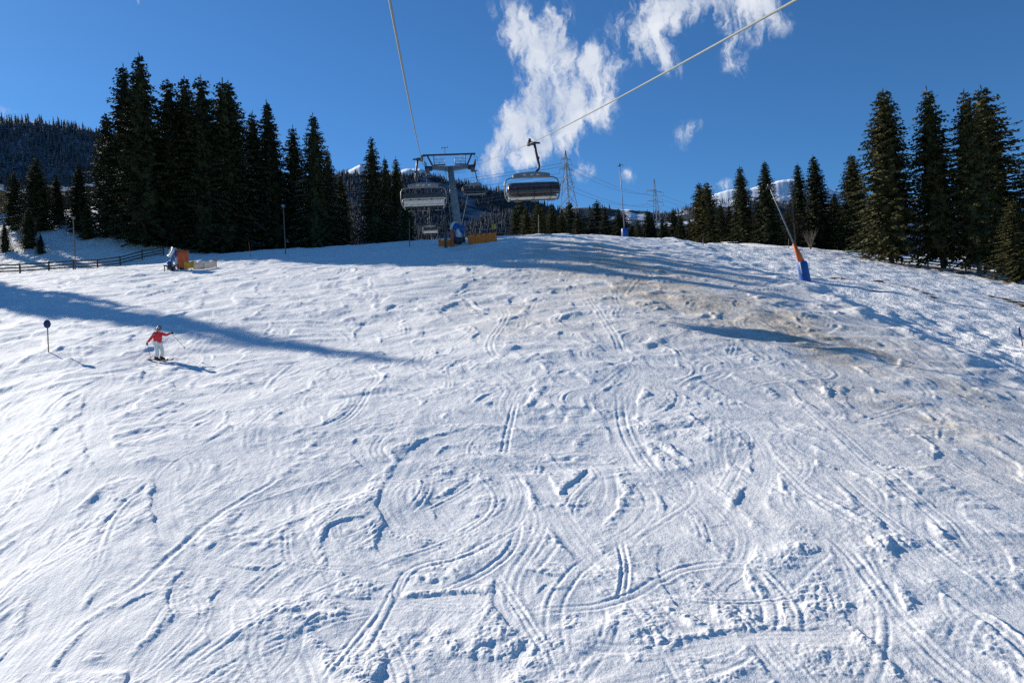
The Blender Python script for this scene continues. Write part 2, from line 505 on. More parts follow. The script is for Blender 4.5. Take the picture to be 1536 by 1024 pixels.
def snow_material():
    m = bpy.data.materials.new('snow')
    m.use_nodes = True
    nt = m.node_tree; N = nt.nodes; L = nt.links
    b = N['Principled BSDF']
    b.inputs['Roughness'].default_value = 0.8
    b.inputs['Specular IOR Level'].default_value = 0.12
    tc = N.new('ShaderNodeTexCoord')
    at_ = N.new('ShaderNodeAttribute'); at_.attribute_name = 'ground'
    sep = N.new('ShaderNodeSeparateColor'); L.new(at_.outputs['Color'], sep.inputs[0])
    n1 = N.new('ShaderNodeTexNoise'); n1.inputs['Scale'].default_value = 1.3; n1.inputs['Detail'].default_value = 8; n1.inputs['Roughness'].default_value = .65
    L.new(tc.outputs['Object'], n1.inputs['Vector'])
    # clean snow, faintly uneven in tone
    r1 = N.new('ShaderNodeValToRGB')
    r1.color_ramp.elements[0].position = .3; r1.color_ramp.elements[0].color = (0.84, 0.845, 0.85, 1)
    r1.color_ramp.elements[1].position = .7; r1.color_ramp.elements[1].color = (0.92, 0.91, 0.89, 1)
    L.new(n1.outputs['Fac'], r1.inputs['Fac'])
    # dirt carried into the snow
    n2 = N.new('ShaderNodeTexNoise'); n2.inputs['Scale'].default_value = 5; n2.inputs['Detail'].default_value = 8; n2.inputs['Roughness'].default_value = .7
    L.new(tc.outputs['Object'], n2.inputs['Vector'])
    mm = N.new('ShaderNodeMath'); mm.operation = 'MULTIPLY'; L.new(sep.outputs[0], mm.inputs[0])
    ma = N.new('ShaderNodeMath'); ma.operation = 'MULTIPLY_ADD'; L.new(n2.outputs['Fac'], ma.inputs[0]); ma.inputs[1].default_value = 4.6; ma.inputs[2].default_value = -1.4
    L.new(ma.outputs[0], mm.inputs[1])
    mx = N.new('ShaderNodeMix'); mx.data_type = 'RGBA'
    L.new(mm.outputs[0], mx.inputs['Factor']); L.new(r1.outputs['Color'], mx.inputs['A']); mx.inputs['B'].default_value = (0.58, 0.48, 0.36, 1)
    # soil and dead grass
    n3 = N.new('ShaderNodeTexNoise'); n3.inputs['Scale'].default_value = 2.2; n3.inputs['Detail'].default_value = 8
    L.new(tc.outputs['Object'], n3.inputs['Vector'])
    r3 = N.new('ShaderNodeValToRGB')
    r3.color_ramp.elements[0].position = .35; r3.color_ramp.elements[0].color = (0.045, 0.03, 0.018, 1)
    r3.color_ramp.elements[1].position = .7; r3.color_ramp.elements[1].color = (0.17, 0.10, 0.05, 1)
    L.new(n3.outputs['Fac'], r3.inputs['Fac'])
    st = N.new('ShaderNodeMath'); st.operation = 'MULTIPLY_ADD'; st.use_clamp = True
    L.new(n3.outputs['Fac'], st.inputs[0]); st.inputs[1].default_value = 3.0; st.inputs[2].default_value = -1.9
    s2 = N.new('ShaderNodeMath'); s2.operation = 'MULTIPLY_ADD'; s2.use_clamp = True
    L.new(sep.outputs[1], s2.inputs[0]); s2.inputs[1].default_value = 2.6; L.new(st.outputs[0], s2.inputs[2])
    s3 = N.new('ShaderNodeMath'); s3.operation = 'MULTIPLY'; s3.use_clamp = True
    L.new(s2.outputs[0], s3.inputs[0])
    s4 = N.new('ShaderNodeMath'); s4.operation = 'MULTIPLY'; s4.use_clamp = True
    L.new(sep.outputs[1], s4.inputs[0]); s4.inputs[1].default_value = 2.2
    L.new(s4.outputs[0], s3.inputs[1])
    m2 = N.new('ShaderNodeMix'); m2.data_type = 'RGBA'
    L.new(s3.outputs[0], m2.inputs['Factor']); L.new(mx.outputs['Result'], m2.inputs['A']); L.new(r3.outputs['Color'], m2.inputs['B'])
    L.new(m2.outputs['Result'], b.inputs['Base Color'])
    # fine grain
    g1 = N.new('ShaderNodeTexNoise'); g1.inputs['Scale'].default_value = 14; g1.inputs['Detail'].default_value = 6; g1.inputs['Roughness'].default_value = .7
    L.new(tc.outputs['Object'], g1.inputs['Vector'])
    bp = N.new('ShaderNodeBump'); bp.inputs['Strength'].default_value = 0.55; bp.inputs['Distance'].default_value = 0.03
    L.new(g1.outputs['Fac'], bp.inputs['Height'])
    # medium lumps, strongest on the untouched snow
    mp_ = N.new('ShaderNodeMapping'); mp_.inputs['Rotation'].default_value = (0, 0, R(30)); mp_.inputs['Scale'].default_value = (1, .55, 1)
    L.new(tc.outputs['Object'], mp_.inputs['Vector'])
    g2 = N.new('ShaderNodeTexNoise'); g2.inputs['Scale'].default_value = 2.6; g2.inputs['Detail'].default_value = 5; g2.inputs['Roughness'].default_value = .6
    L.new(mp_.outputs[0], g2.inputs['Vector'])
    am = N.new('ShaderNodeMath'); am.operation = 'MULTIPLY_ADD'; L.new(sep.outputs[2], am.inputs[0]); am.inputs[1].default_value = 0.75; am.inputs[2].default_value = 0.22
    b2 = N.new('ShaderNodeBump'); b2.inputs['Distance'].default_value = 0.22
    L.new(am.outputs[0], b2.inputs['Strength']); L.new(g2.outputs['Fac'], b2.inputs['Height']); L.new(bp.outputs['Normal'], b2.inputs['Normal'])
    L.new(b2.outputs['Normal'], b.inputs['Normal'])
    MATS['snow'] = m
    return m


snow_material()

# ------------------------------------------------------------------ object helpers


def link(name, me, parent=None):
    o = bpy.data.objects.new(name, me)
    COL.objects.link(o)
    if parent is not None:
        o.parent = parent
    return o


def tag(o, label=None, cat=None, group=None, kind=None):
    if label: o['label'] = label
    if cat: o['category'] = cat
    if group: o['group'] = group
    if kind: o['kind'] = kind
    return o


def empty(name, loc=(0, 0, 0), rz=0.0, **k):
    o = link(name, None)
    o.empty_display_size = 0.3
    o.location = loc
    o.rotation_euler = (0, 0, rz)
    return tag(o, **k)


def grid_mesh(name, V, nr, nc, wrap=False, smooth=True):
    me = bpy.data.meshes.new(name)
    cc = nc if wrap else nc - 1
    i = np.arange(nr - 1)[:, None]; j = np.arange(cc)[None]
    a = i * nc + j; b = i * nc + (j + 1) % nc
    F = np.stack([a, b, b + nc, a + nc], -1).reshape(-1, 4)
    return raw_mesh(me, V, F, smooth)


def raw_mesh(me, V, F, smooth=False):
    V = np.asarray(V, np.float32); F = np.asarray(F, np.int32)
    k = F.shape[1]
    me.vertices.add(len(V)); me.vertices.foreach_set('co', V.ravel())
    me.loops.add(F.size); me.loops.foreach_set('vertex_index', F.ravel())
    me.polygons.add(len(F))
    me.polygons.foreach_set('loop_start', np.arange(0, F.size, k, dtype=np.int32))
    me.polygons.foreach_set('loop_total', np.full(len(F), k, np.int32))
    if smooth:
        me.polygons.foreach_set('use_smooth', np.ones(len(F), bool))
    me.update(calc_edges=True)
    return me


class MB:
    """collects simple shapes into one mesh"""

    def __init__(self):
        self.v = []; self.f = []; self.sm = []

    def add(self, vs, fs, smooth=False):
        n = len(self.v)
        self.v += [tuple(p) for p in vs]
        self.f += [tuple(i + n for i in q) for q in fs]
        self.sm += [smooth] * len(fs)

    def box(self, c, s, rot=None, bev=0.12):
        """chamfered box"""
        hx, hy, hz = s[0] / 2, s[1] / 2, s[2] / 2
        b = min(hx, hy, hz) * bev * 2
        vs = []; bm = bmesh.new()
        bmesh.ops.create_cube(bm, size=1.0)
        for v in bm.verts:
            v.co = Vector((v.co.x * s[0], v.co.y * s[1], v.co.z * s[2]))
        if b > 1e-4:
            bmesh.ops.bevel(bm, geom=list(bm.edges), offset=b, segments=1, affect='EDGES')
        bm.verts.index_update()
        M = (rot.to_4x4() if rot is not None else Matrix.Identity(4))
        c = Vector(c)
        vs = [c + M @ v.co for v in bm.verts]
        self.add(vs, [[v.index for v in f.verts] for f in bm.faces])
        bm.free()

    def tube(self, pts, r, n=8, caps=True):
        pts = [Vector(p) for p in pts]
        rs = r if isinstance(r, (list, tuple)) else [r] * len(pts)
        vs = []; fs = []
        t0 = (pts[1] - pts[0]).normalized()
        up = Vector((0, 0, 1)) if abs(t0.z) < 0.9 else Vector((1, 0, 0))
        a = t0.cross(up).normalized()
        for k, p in enumerate(pts):
            t = (pts[min(k + 1, len(pts) - 1)] - pts[max(k - 1, 0)]).normalized()
            a = (a - t * a.dot(t)).normalized()
            b = t.cross(a)
            for q in range(n):
                w = 2 * math.pi * q / n
                vs.append(p + (a * math.cos(w) + b * math.sin(w)) * rs[k])
        for k in range(len(pts) - 1):
            for q in range(n):
                fs.append((k * n + q, k * n + (q + 1) % n, (k + 1) * n + (q + 1) % n, (k + 1) * n + q))
        if caps:
            fs.append(tuple(range(n))[::-1]); fs.append(tuple((len(pts) - 1) * n + q for q in range(n)))
        self.add(vs, fs, True)

    def bar(self, a, b, w, h=None):
        """square bar from a to b"""
        a, b = Vector(a), Vector(b)
        h = h or w
        d = (b - a); L = d.length
        rot = d.to_track_quat('Y', 'Z').to_matrix()
        self.box((a + b) / 2, (w, L, h), rot, 0.08)

    def lathe(self, prof, origin, axis, n=20):
        axis = Vector(axis).normalized(); o = Vector(origin)
        up = Vector((0, 0, 1)) if abs(axis.z) < 0.9 else Vector((1, 0, 0))
        a = axis.cross(up).normalized(); b = axis.cross(a)
        vs = []; fs = []
        for (r, h) in prof:
            for q in range(n):
                w = 2 * math.pi * q / n
                vs.append(o + axis * h + (a * math.cos(w) + b * math.sin(w)) * max(r, 1e-4))
        for k in range(len(prof) - 1):
            for q in range(n):
                fs.append((k * n + q, k * n + (q + 1) % n, (k + 1) * n + (q + 1) % n, (k + 1) * n + q))
        self.add(vs, fs, True)

    def build(self, name, material, parent=None):
        me = bpy.data.meshes.new(name)
        me.from_pydata(self.v, [], self.f)
        me.polygons.foreach_set('use_smooth', np.array(self.sm, bool))
        me.materials.append(MATS[material] if isinstance(material, str) else material)
        me.update()
        return link(name, me, parent)


def copy_tree(o, parent=None):
    c = o.copy()
    COL.objects.link(c)
    c.parent = parent
    for ch in list(o.children):
        copy_tree(ch, c)
    return c


# ------------------------------------------------------------------ the slope
me = grid_mesh('snow_slope', np.stack([X, Y, Z], -1).reshape(-1, 3), NR, NC, wrap=True)
ca = me.color_attributes.new('ground', 'FLOAT_COLOR', 'POINT')
ca.data.foreach_set('color', np.stack([np.clip(dirt, 0, 1), np.clip(soil, 0, 1), np.clip(ung, 0, 1), Z * 0 + 1], -1).astype(np.float32).ravel())
me.materials.append(MATS['snow'])
slope = link('snow_slope', me)
tag(slope, kind='structure')

_logR = np.arange(NR)


def G(x, y):
    """height of the finished snow surface"""
    r = math.hypot(x, y); t = math.atan2(x, y)
    i = float(np.interp(r, RS, _logR)); j = (t + TH0) / DTH
    i0 = min(int(i), NR - 2); 
    if 0 <= j < NTH - 1:
        j0 = int(j); a, b = i - i0, j - j0
        return float((Z[i0, j0] * (1 - a) + Z[i0 + 1, j0] * a) * (1 - b) + (Z[i0, j0 + 1] * (1 - a) + Z[i0 + 1, j0 + 1] * a) * b)
    return H(x, y)


def ground(px, py, dist=None):
    """a point on the snow; dist gives the distance up the slope when it lies at or behind the crest"""
    if dist is None:
        x, y = hit(px, py)
    else:
        x, y = ray(px, py).x * dist, dist
    return Vector((x, y, G(x, y)))


# ------------------------------------------------------------------ hills and mountains
def ridge(name, pts, d_ridge, d_base, base_z, material, rough=0.0, ncol=240, nrow=70, seed=0, sl=1.3):
    p = np.array(pts, float)
    px = np.linspace(p[0, 0], p[-1, 0], ncol)
    # smooth interpolation of the skyline
    q = spline(p, 12)
    py = np.interp(px, p[:, 0], p[:, 1]) * (.6 if d_ridge > 3000 else 0) + np.interp(px, q[:, 0], q[:, 1]) * (.4 if d_ridge > 3000 else 1)
    py = py + 1.2 * pn(px / 17, px * 0 + seed, 80) + .8 * pn(px / 6, px * 0 + seed, 81)
    top = np.array([tuple(ray(a, b)) for a, b in zip(px, py)])
    V = np.zeros((nrow, ncol, 3))
    tt = np.concatenate([np.linspace(0, 1, nrow - 14), np.linspace(1, 1.5, 15)[1:]])
    for k, t in enumerate(tt):
        d = d_base + (d_ridge - d_base) * t
        zt = CZ + top[:, 2] * d_ridge
        if t <= 1:
            z = base_z + (zt - base_z) * (t ** sl)
        else:
            z = zt - (zt - base_z) * (t - 1) * 1.2
        V[k, :, 0] = top[:, 0] * d
        V[k, :, 1] = d
        V[k, :, 2] = z
    sc = (d_ridge - d_base)
    w = np.sin(np.clip(tt, 0, 1) * np.pi)[:, None] + 0.25 * (tt[:, None] > .9)
    for o_, a_ in ((3.0, 1.0), (7.0, 0.45), (16.0, .2)):
        V[..., 2] += rough * sc * a_ * w * pn(V[..., 0] / sc * o_, V[..., 1] / sc * o_, 70 + seed)
    me = grid_mesh(name, V.reshape(-1, 3), nrow, ncol)
    me.materials.append(material)
    o = link(name, me)
    tag(o, kind='structure')
    return V, tt


def hill_mat(name, c1, c2, scale, pos=(0.45, 0.6)):
    m = bpy.data.materials.new(name)
    m.use_nodes = True
    nt = m.node_tree; b = nt.nodes['Principled BSDF']
    b.inputs['Roughness'].default_value = 0.8; b.inputs['Specular IOR Level'].default_value = 0.1
    tc = nt.nodes.new('ShaderNodeTexCoord'); nz = nt.nodes.new('ShaderNodeTexNoise')
    nz.inputs['Scale'].default_value = scale; nz.inputs['Detail'].default_value = 8; nz.inputs['Roughness'].default_value = .6
    nt.links.new(tc.outputs['Object'], nz.inputs['Vector'])
    rp = nt.nodes.new('ShaderNodeValToRGB')
    rp.color_ramp.elements[0].position, rp.color_ramp.elements[1].position = pos
    rp.color_ramp.elements[0].color = c1 + (1,); rp.color_ramp.elements[1].color = c2 + (1,)
    nt.links.new(nz.outputs['Fac'], rp.inputs['Fac'])
    nt.links.new(rp.outputs['Color'], b.inputs['Base Color'])
    MATS[name] = m
    return m


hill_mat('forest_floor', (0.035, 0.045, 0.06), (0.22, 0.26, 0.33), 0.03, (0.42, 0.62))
hill_mat('alpine_snow', (0.70, 0.75, 0.83), (0.86, 0.88, 0.92), 0.004)
hill_mat('ridge_mix', (0.05, 0.06, 0.07), (0.75, 0.79, 0.86), 0.008, (0.50, 0.56))
foliage('far_spruce', (0.036, 0.043, 0.048), (0.095, 0.105, 0.112), .05)  # bluish tone paints distance haze into the needle colour
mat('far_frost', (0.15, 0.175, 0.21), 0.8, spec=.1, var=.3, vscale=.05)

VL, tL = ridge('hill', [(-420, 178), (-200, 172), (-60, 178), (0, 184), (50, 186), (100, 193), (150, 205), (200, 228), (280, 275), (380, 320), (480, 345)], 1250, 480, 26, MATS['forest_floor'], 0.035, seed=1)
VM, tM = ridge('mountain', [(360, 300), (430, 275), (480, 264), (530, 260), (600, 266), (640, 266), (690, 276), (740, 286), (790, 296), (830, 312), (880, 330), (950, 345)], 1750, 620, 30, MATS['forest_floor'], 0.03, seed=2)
VR, tR = ridge('ridge', [(700, 330), (780, 322), (850, 312), (900, 311), (950, 314), (1000, 318), (1050, 308), (1100, 302), (1160, 305), (1250, 312), (1350, 318), (1480, 330)], 2600, 1100, 30, MATS['ridge_mix'], 0.02, seed=3)
ridge('snow_peak', [(440, 300), (490, 272), (520, 258), (540, 249), (556, 254), (575, 263), (590, 259), (610, 252), (630, 252), (655, 264), (690, 285), (740, 310)], 3600, 2200, 40, MATS['alpine_snow'], 0.05, seed=4)
ridge('snow_peak', [(1000, 325), (1050, 305), (1072, 292), (1090, 287), (1115, 286), (1140, 278), (1165, 269), (1182, 265), (1205, 270), (1235, 281), (1290, 292), (1350, 305), (1450, 325)], 4300, 2600, 60, MATS['alpine_snow'], 0.05, seed=5)


def forest(name, V, tt, n, hmin, hmax, seed, keep=None, tmin=0.03):
    """a wood too far off to count: one mesh of ragged little conifers"""
    r = np.random.default_rng(seed)
    nr = int((tt <= 1.0001).sum()); nc = V.shape[1]
    k0 = int(np.searchsorted(tt, tmin))
    fi = r.uniform(k0, nr - 1.001, n); fj = r.uniform(0, nc - 1.001, n)
    i0, j0 = fi.astype(int), fj.astype(int); a, b = (fi - i0)[:, None], (fj - j0)[:, None]
    P = (V[i0, j0] * (1 - a) + V[i0 + 1, j0] * a) * (1 - b) + (V[i0, j0 + 1] * (1 - a) + V[i0 + 1, j0 + 1] * a) * b
    if keep is not None:
        P = P[keep(P, r)]
    n = len(P)
    hh = r.uniform(hmin, hmax, n) * (0.75 + 0.5 * r.random(n))
    rad = hh * r.uniform(0.13, 0.20, n)
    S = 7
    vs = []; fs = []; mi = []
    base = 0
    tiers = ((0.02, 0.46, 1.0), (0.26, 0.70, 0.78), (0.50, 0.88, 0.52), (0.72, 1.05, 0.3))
    for z0, z1, rr in tiers:
        ang = np.linspace(0, 2 * np.pi, S, endpoint=False)[None] + r.random((n, 1)) * 6
        rj = rad[:, None] * rr * (0.6 + 0.6 * r.random((n, S)))
        ring = np.stack([P[:, :1] + np.cos(ang) * rj, P[:, 1:2] + np.sin(ang) * rj, P[:, 2:3] + hh[:, None] * (z0 + 0.10 * r.random((n, S)))], -1)
        tip = P + np.stack([hh * 0, hh * 0, hh * z1], -1)
        vs.append(np.concatenate([ring, tip[:, None]], 1).reshape(-1, 3))
        off_ = base + np.arange(n)[:, None] * (S + 1)
        q = np.arange(S)[None]
        fs.append(np.stack([off_ + q, off_ + (q + 1) % S, off_ + S + 0 * q], -1).reshape(-1, 3))
        mi.append((r.random(n * S) < 0.12).astype(np.int32))
        base += n * (S + 1)
    me = bpy.data.meshes.new(name)
    raw_mesh(me, np.concatenate(vs), np.concatenate(fs))
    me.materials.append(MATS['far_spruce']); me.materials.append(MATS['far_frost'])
    me.polygons.foreach_set('material_index', np.concatenate(mi))
    return tag(link(name, me), kind='stuff')


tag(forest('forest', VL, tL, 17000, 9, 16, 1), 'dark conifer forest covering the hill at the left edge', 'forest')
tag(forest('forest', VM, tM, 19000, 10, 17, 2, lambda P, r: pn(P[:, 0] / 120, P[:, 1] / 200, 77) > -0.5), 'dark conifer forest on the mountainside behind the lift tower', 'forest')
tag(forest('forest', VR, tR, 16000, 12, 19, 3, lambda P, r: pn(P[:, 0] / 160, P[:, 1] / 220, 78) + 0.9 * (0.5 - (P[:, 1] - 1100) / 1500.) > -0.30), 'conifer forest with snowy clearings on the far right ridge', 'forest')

# ------------------------------------------------------------------ spruces


def spruce_mesh(name, seed, h=25.0, rad=4.2, snow=0.0, start=0.03, power=0.85, droop=0.34, dens=1.0, mat_name='spruce', gap=0.0):
    r = np.random.default_rng(seed)
    quads = []; mi = []

    def kite(p, d, l, w, side, m=0, lift=0.0):
        q = p + d * l * 0.45
        quads.append([p, q + side * w, p + d * l, q - side * w]); mi.append(m)
    z = h * start
    while z < h * 0.985:
        t = (z / h - start) / (1 - start)
        prof = (1 - t) ** power * min(1.0, 0.55 + t * 4.5)
        Lm = rad * prof + 0.10
        nb = int(r.integers(6, 9)) if t < .85 else int(r.integers(4, 6))
        a0 = r.random() * 6.28
        for b in range(nb):
            if r.random() < gap:
                continue
            az = a0 + b * 6.283 / nb + r.normal(0, .22)
            L = Lm * r.uniform(0.74, 1.12) * (1 + 0.12 * math.sin(az * 2 + seed))
            if r.random() < 0.05: L *= 1.2
            zz = z + r.normal(0, .16)
            up = 0.45 * t + 0.02
            dx, dy = math.cos(az), math.sin(az)
            n = max(3, int(L / 0.30 * dens))
            is_snow = r.random() < snow * (1.25 - t)
            for k in range(n):
                s = (k + r.random()) / n
                s = 0.16 + 0.84 * s
                zb = zz + L * (up * s - droop * s * s + 0.10 * max(0, s - .75))
                p = np.array([dx * L * s, dy * L * s, zb])
                tl = (0.40 + 0.55 * (1 - s) * min(1, L / 3.0)) * r.uniform(.7, 1.25)
                for sd in (-1, 1):
                    aa = az + sd * r.uniform(.45, 1.15)
                    dd = np.array([math.cos(aa), math.sin(aa), -r.uniform(.18, .75)])
                    dd /= np.linalg.norm(dd)
                    sv = np.array([-math.sin(aa), math.cos(aa), r.normal(0, .5)])
                    kite(p, dd, tl, tl * r.uniform(.20, .33), sv)
                if r.random() < .55:      # hanging twigs
                    dd = np.array([dx * .3 + r.normal(0, .2), dy * .3 + r.normal(0, .2), -1.0])
                    kite(p, dd / np.linalg.norm(dd), tl * .8, tl * .2, np.array([-dy, dx, 0.2]))
                if is_snow and s > .35 and r.random() < .75:
                    aa = az + r.normal(0, .5)
                    dd = np.array([math.cos(aa), math.sin(aa), -.22])
                    kite(p + np.array([0, 0, .09]), dd, r.uniform(.35, .8), r.uniform(.10, .22), np.array([-math.sin(aa), math.cos(aa), 0.05]), 1)
            # tip
            p = np.array([dx * L * .93, dy * L * .93, zz + L * (up - droop + 0.04)])
            kite(p, np.array([dx, dy, .12 - .2 * (1 - t)]), 0.22 + .07 * L, 0.13, np.array([-dy, dx, r.normal(0, .4)]))
        z += (0.46 - 0.20 * t) / dens * r.uniform(.75, 1.25)
    # leader
    for k in range(5):
        a = r.random() * 6.28
        kite(np.array([0, 0, h * (.975 + .004 * k)]), np.array([.12 * math.cos(a), .12 * math.sin(a), 1.0]), .75, .07, np.array([math.cos(a + 1.6), math.sin(a + 1.6), 0]))
    Q = np.array(quads)
    V = Q.reshape(-1, 3); F = np.arange(len(V)).reshape(-1, 4)
    M = np.array(mi, np.int32)
    # dense dark inner twigs around the stem
    nc_ = 26; lv = 40
    tt = np.linspace(start, .93, lv)
    cv = []
    for t in tt:
        q = (t - start) / (1 - start)
        rr = rad * ((1 - q) ** power) * 0.42 * min(1, .5 + 4 * q)
        for k in range(nc_):
            w = 6.283 * k / nc_
            cv.append([rr * math.cos(w) * r.uniform(.35, 1.15), rr * math.sin(w) * r.uniform(.35, 1.15), t * h + r.normal(0, .25)])
    cv = np.array(cv); nb0 = len(V)
    if gap < .3:
        i = np.arange(lv - 1)[:, None]; j = np.arange(nc_)[None]
        a = i * nc_ + j; b = i * nc_ + (j + 1) % nc_
        CF = np.stack([a, b, b + nc_, a + nc_], -1).reshape(-1, 4) + nb0
        V = np.concatenate([V, cv]); F = np.concatenate([F, CF]); M = np.concatenate([M, np.zeros(len(CF), np.int32)])
    me = bpy.data.meshes.new(name)
    raw_mesh(me, V, F)
    me.materials.append(MATS[mat_name]); me.materials.append(MATS['bough_snow'])
    me.polygons.foreach_set('material_index', M)
    return me


def trunk_mesh(name, h=25.0, material='bark'):
    mb = MB()
    zs = [-.8, 0, .5, 2, 5, 10, 16, 21, 24.3]
    rr = [.46, .40, .33, .29, .25, .2, .13, .07, .02]
    pts = [(0.05 * math.sin(z * .7), 0.05 * math.cos(z * .5), z) for z in zs]
    mb.tube(pts, rr, 10)
    rnd = random.Random(3)
    for k in range(46):     # dead lower limbs
        z = rnd.uniform(1.2, 14); a = rnd.random() * 6.28; L = rnd.uniform(.5, 1.5)
        mb.tube([(0, 0, z), (math.cos(a) * L * .5, math.sin(a) * L * .5, z + .05), (math.cos(a) * L, math.sin(a) * L, z - .15 * L)], [.04, .028, .008], 4, False)
    me = bpy.data.meshes.new(name)
    me.from_pydata(mb.v, [], mb.f)
    me.polygons.foreach_set('use_smooth', np.ones(len(mb.f), bool))
    me.materials.append(MATS[material])
    return me


CROWNS = {
    'a': spruce_mesh('crown', 101, rad=5.4, power=.72), 'b': spruce_mesh('crown', 102, rad=5.0, power=.68),
    'c': spruce_mesh('crown', 103, rad=5.2, power=.78, snow=.10), 'd': spruce_mesh('crown', 104, rad=5.4, snow=.30, power=.75),
    'e': spruce_mesh('crown', 105, rad=5.3, snow=.26, power=.7),
    'o': spruce_mesh('crown', 106, rad=6.0, mat_name='spruce_olive', start=.07, power=.62), 'p': spruce_mesh('crown', 107, rad=5.2, mat_name='spruce_olive', start=.08, power=.68, droop=.42),
    'q': spruce_mesh('crown', 108, rad=5.6, mat_name='spruce_olive', start=.10, power=.65),
    'y': spruce_mesh('crown', 109, rad=6.8, snow=.34, start=.01, power=.8),
    'l': spruce_mesh('crown', 110, rad=4.6, mat_name='larch_needles', dens=.55, gap=.35, power=.8),
}
TRUNK, TRUNK_P = trunk_mesh('trunk'), trunk_mesh('trunk', material='bark_pale')


def spruce(px, py, dist, kind, label, wid=1.0, group='spruces around the piste', rot=None, name='spruce_tree', cat='spruce tree', sink=0.3):
    top = at(px, py, dist)
    gz = G(top.x, dist) - sink
    s = (top.z - gz) / 25.0
    e = empty(name, (top.x, dist, gz), random.random() * 6.28 if rot is None else rot, label=label, cat=cat, group=group)
    e.scale = (s * wid * random.uniform(.93, 1.07), s * wid * random.uniform(.93, 1.07), s)
    e.rotation_euler.x, e.rotation_euler.y = R(random.uniform(-1.3, 1.3)), R(random.uniform(-1.3, 1.3))
    link('trunk', TRUNK_P if kind in 'ql' else TRUNK, e)
    link('crown', CROWNS[kind], e)
    return e


GL, GRt, GM, GB = 'tall spruces left of the piste', 'spruces right of the piste', 'spruces behind the snow crest', 'small spruces on the left bank'
for a in [
    (160, 172, 117, 'a', 'broad dark spruce at the left end of the tall left-hand stand', 1.15),
    (184, 98, 115, 'b', 'second tallest dark spruce, close beside the tallest one on the left', 1.0),
    (206, 82, 112, 'a', 'tallest dark spruce of all, left of the snow gun', 1.0),
    (249, 118, 114, 'b', 'tall dark spruce just right of the gap beside the tallest tree', 1.05),
    (273, 115, 116, 'a', 'tall dark blunt-topped spruce directly above the left snow gun', 1.05),
    (299, 117, 113, 'b', 'slim tall spruce rising just right of the left snow gun', 1.05),
    (328, 118, 115, 'e', 'snow-flecked tall spruce, left one of a close pair above the orange net', 1.05),
    (348, 122, 117, 'd', 'snow-flecked tall spruce, right one of a close pair above the orange net', 1.05),
    (374, 168, 119, 'e', 'shorter snowy spruce filling the shoulder right of the tall close pair', 1.0),
    (402, 152, 118, 'd', 'pointed spruce with snowy boughs behind the thin lamp pole', .95),
    (434, 190, 119, 'e', 'lower snowy spruce just right of the thin lamp pole', 1.0),
    (468, 172, 117, 'd', 'pointed tall spruce with snowy boughs midway between lamp pole and lift tower', .95),
    (489, 225, 121, 'c', 'spruce half hidden at the right shoulder of the midway pointed one', 1.0),
    (512, 262, 124, 'd', 'low snowy spruce in the dip left of the right-hand end spruces', 1.1),
    (554, 205, 117, 'c', 'spruce with sharp tip, tallest of the trio nearest the lift tower', 1.0),
    (576, 236, 120, 'd', 'middle spruce of the trio nearest the lift tower', .9),
    (592, 236, 121, 'e', 'rightmost spruce of the trio nearest the lift tower', .9),
    (608, 285, 104, 'e', 'small snowy spruce half hidden by the left lift chair', 1.0),
]:
    spruce(*a, group=GL)
for px, py, d in ((236, 190, 126), (316, 180, 128), (386, 225, 129)):
    spruce(px, py, d, random.choice('ab'), 'dark spruce filling in behind the tall left-hand stand', 1.05, group='back row of the left stand')
for px, py, d in ((-150, 62, 86), (-225, 80, 98), (-165, 150, 98), (-260, 120, 106), (-330, 150, 94)):
    spruce(px, py, d, 'a', 'tall dark spruce growing past the left edge of the view', .6, group='spruces past the left edge')
for a in [
    (20, 256, 126, 'c', 'leftmost small spruce on the snowy bank behind the fence', 1.45),
    (53, 238, 124, 'y', 'tallest small spruce on the left bank, second from the edge', 1.45),
    (84, 262, 128, 'c', 'short middle spruce on the left bank, before the snowy roofs', 1.45),
    (117, 246, 121, 'c', 'small spruce on the left bank nearest the tall stand', 1.45),
    (6, 335, 112, 'y', 'young spruce cut by the left edge above the fence', 1.2),
    (41, 312, 113, 'y', 'low bushy spruce with snowy boughs in front of the bank trees', 1.3),
    (60, 350, 110, 'y', 'tiny spruce standing alone in the snow above the fence', 1.1),
    (128, 300, 117, 'y', 'low dark spruce behind the pole beside the fence', 1.1),
]:
    spruce(*a, group=GB, sink=.1)
for a in [
    (1318, 137, 107, 'o', 'broad tall spruce left of the three big right-hand ones', 1.12),
    (1395, 130, 104, 'p', 'tall narrow-topped spruce in the middle of the big right-hand ones', 1.0),
    (1448, 139, 101, 'q', 'sparse spruce with pale bare lower trunk, right of the middle one', 1.0),
    (1477, 130, 106, 'o', 'wide tall spruce behind the pale bare trunk on the right', 1.1),
    (1545, 215, 100, 'p', 'dark spruce cut off by the right edge of the view', 1.1),
    (1222, 234, 140, 'a', 'pointed dark spruce between the brown larch and the big right-hand ones', 1.2),
    (1196, 246, 150, 'b', 'slim dark spruce tip poking up behind the brown larch', 1.0),
    (1276, 232, 135, 'o', 'spruce tucked against the left side of the broad tall one', 1.2),
    (1250, 290, 145, 'a', 'low spruce in the gap left of the big right-hand ones', 1.2),
    (1144, 243, 140, 'a', 'tall dark spruce behind the tilted orange and blue snow lance', 1.25),
    (1108, 250, 144, 'b', 'blunt dark spruce left of the tilted orange and blue snow lance', 1.25),
    (1058, 273, 150, 'o', 'right one of the twin-topped spruces beside the dirty piste crest', 1.1),
    (1046, 274, 152, 'p', 'left one of the twin-topped spruces beside the dirty piste crest', 1.2),
]:
    spruce(*a, group=GRt)
spruce(1186, 270, 136, 'l', 'sparse brown larch standing behind the tilted snow lance', 1.0, group='larches', name='larch_tree', cat='larch tree')
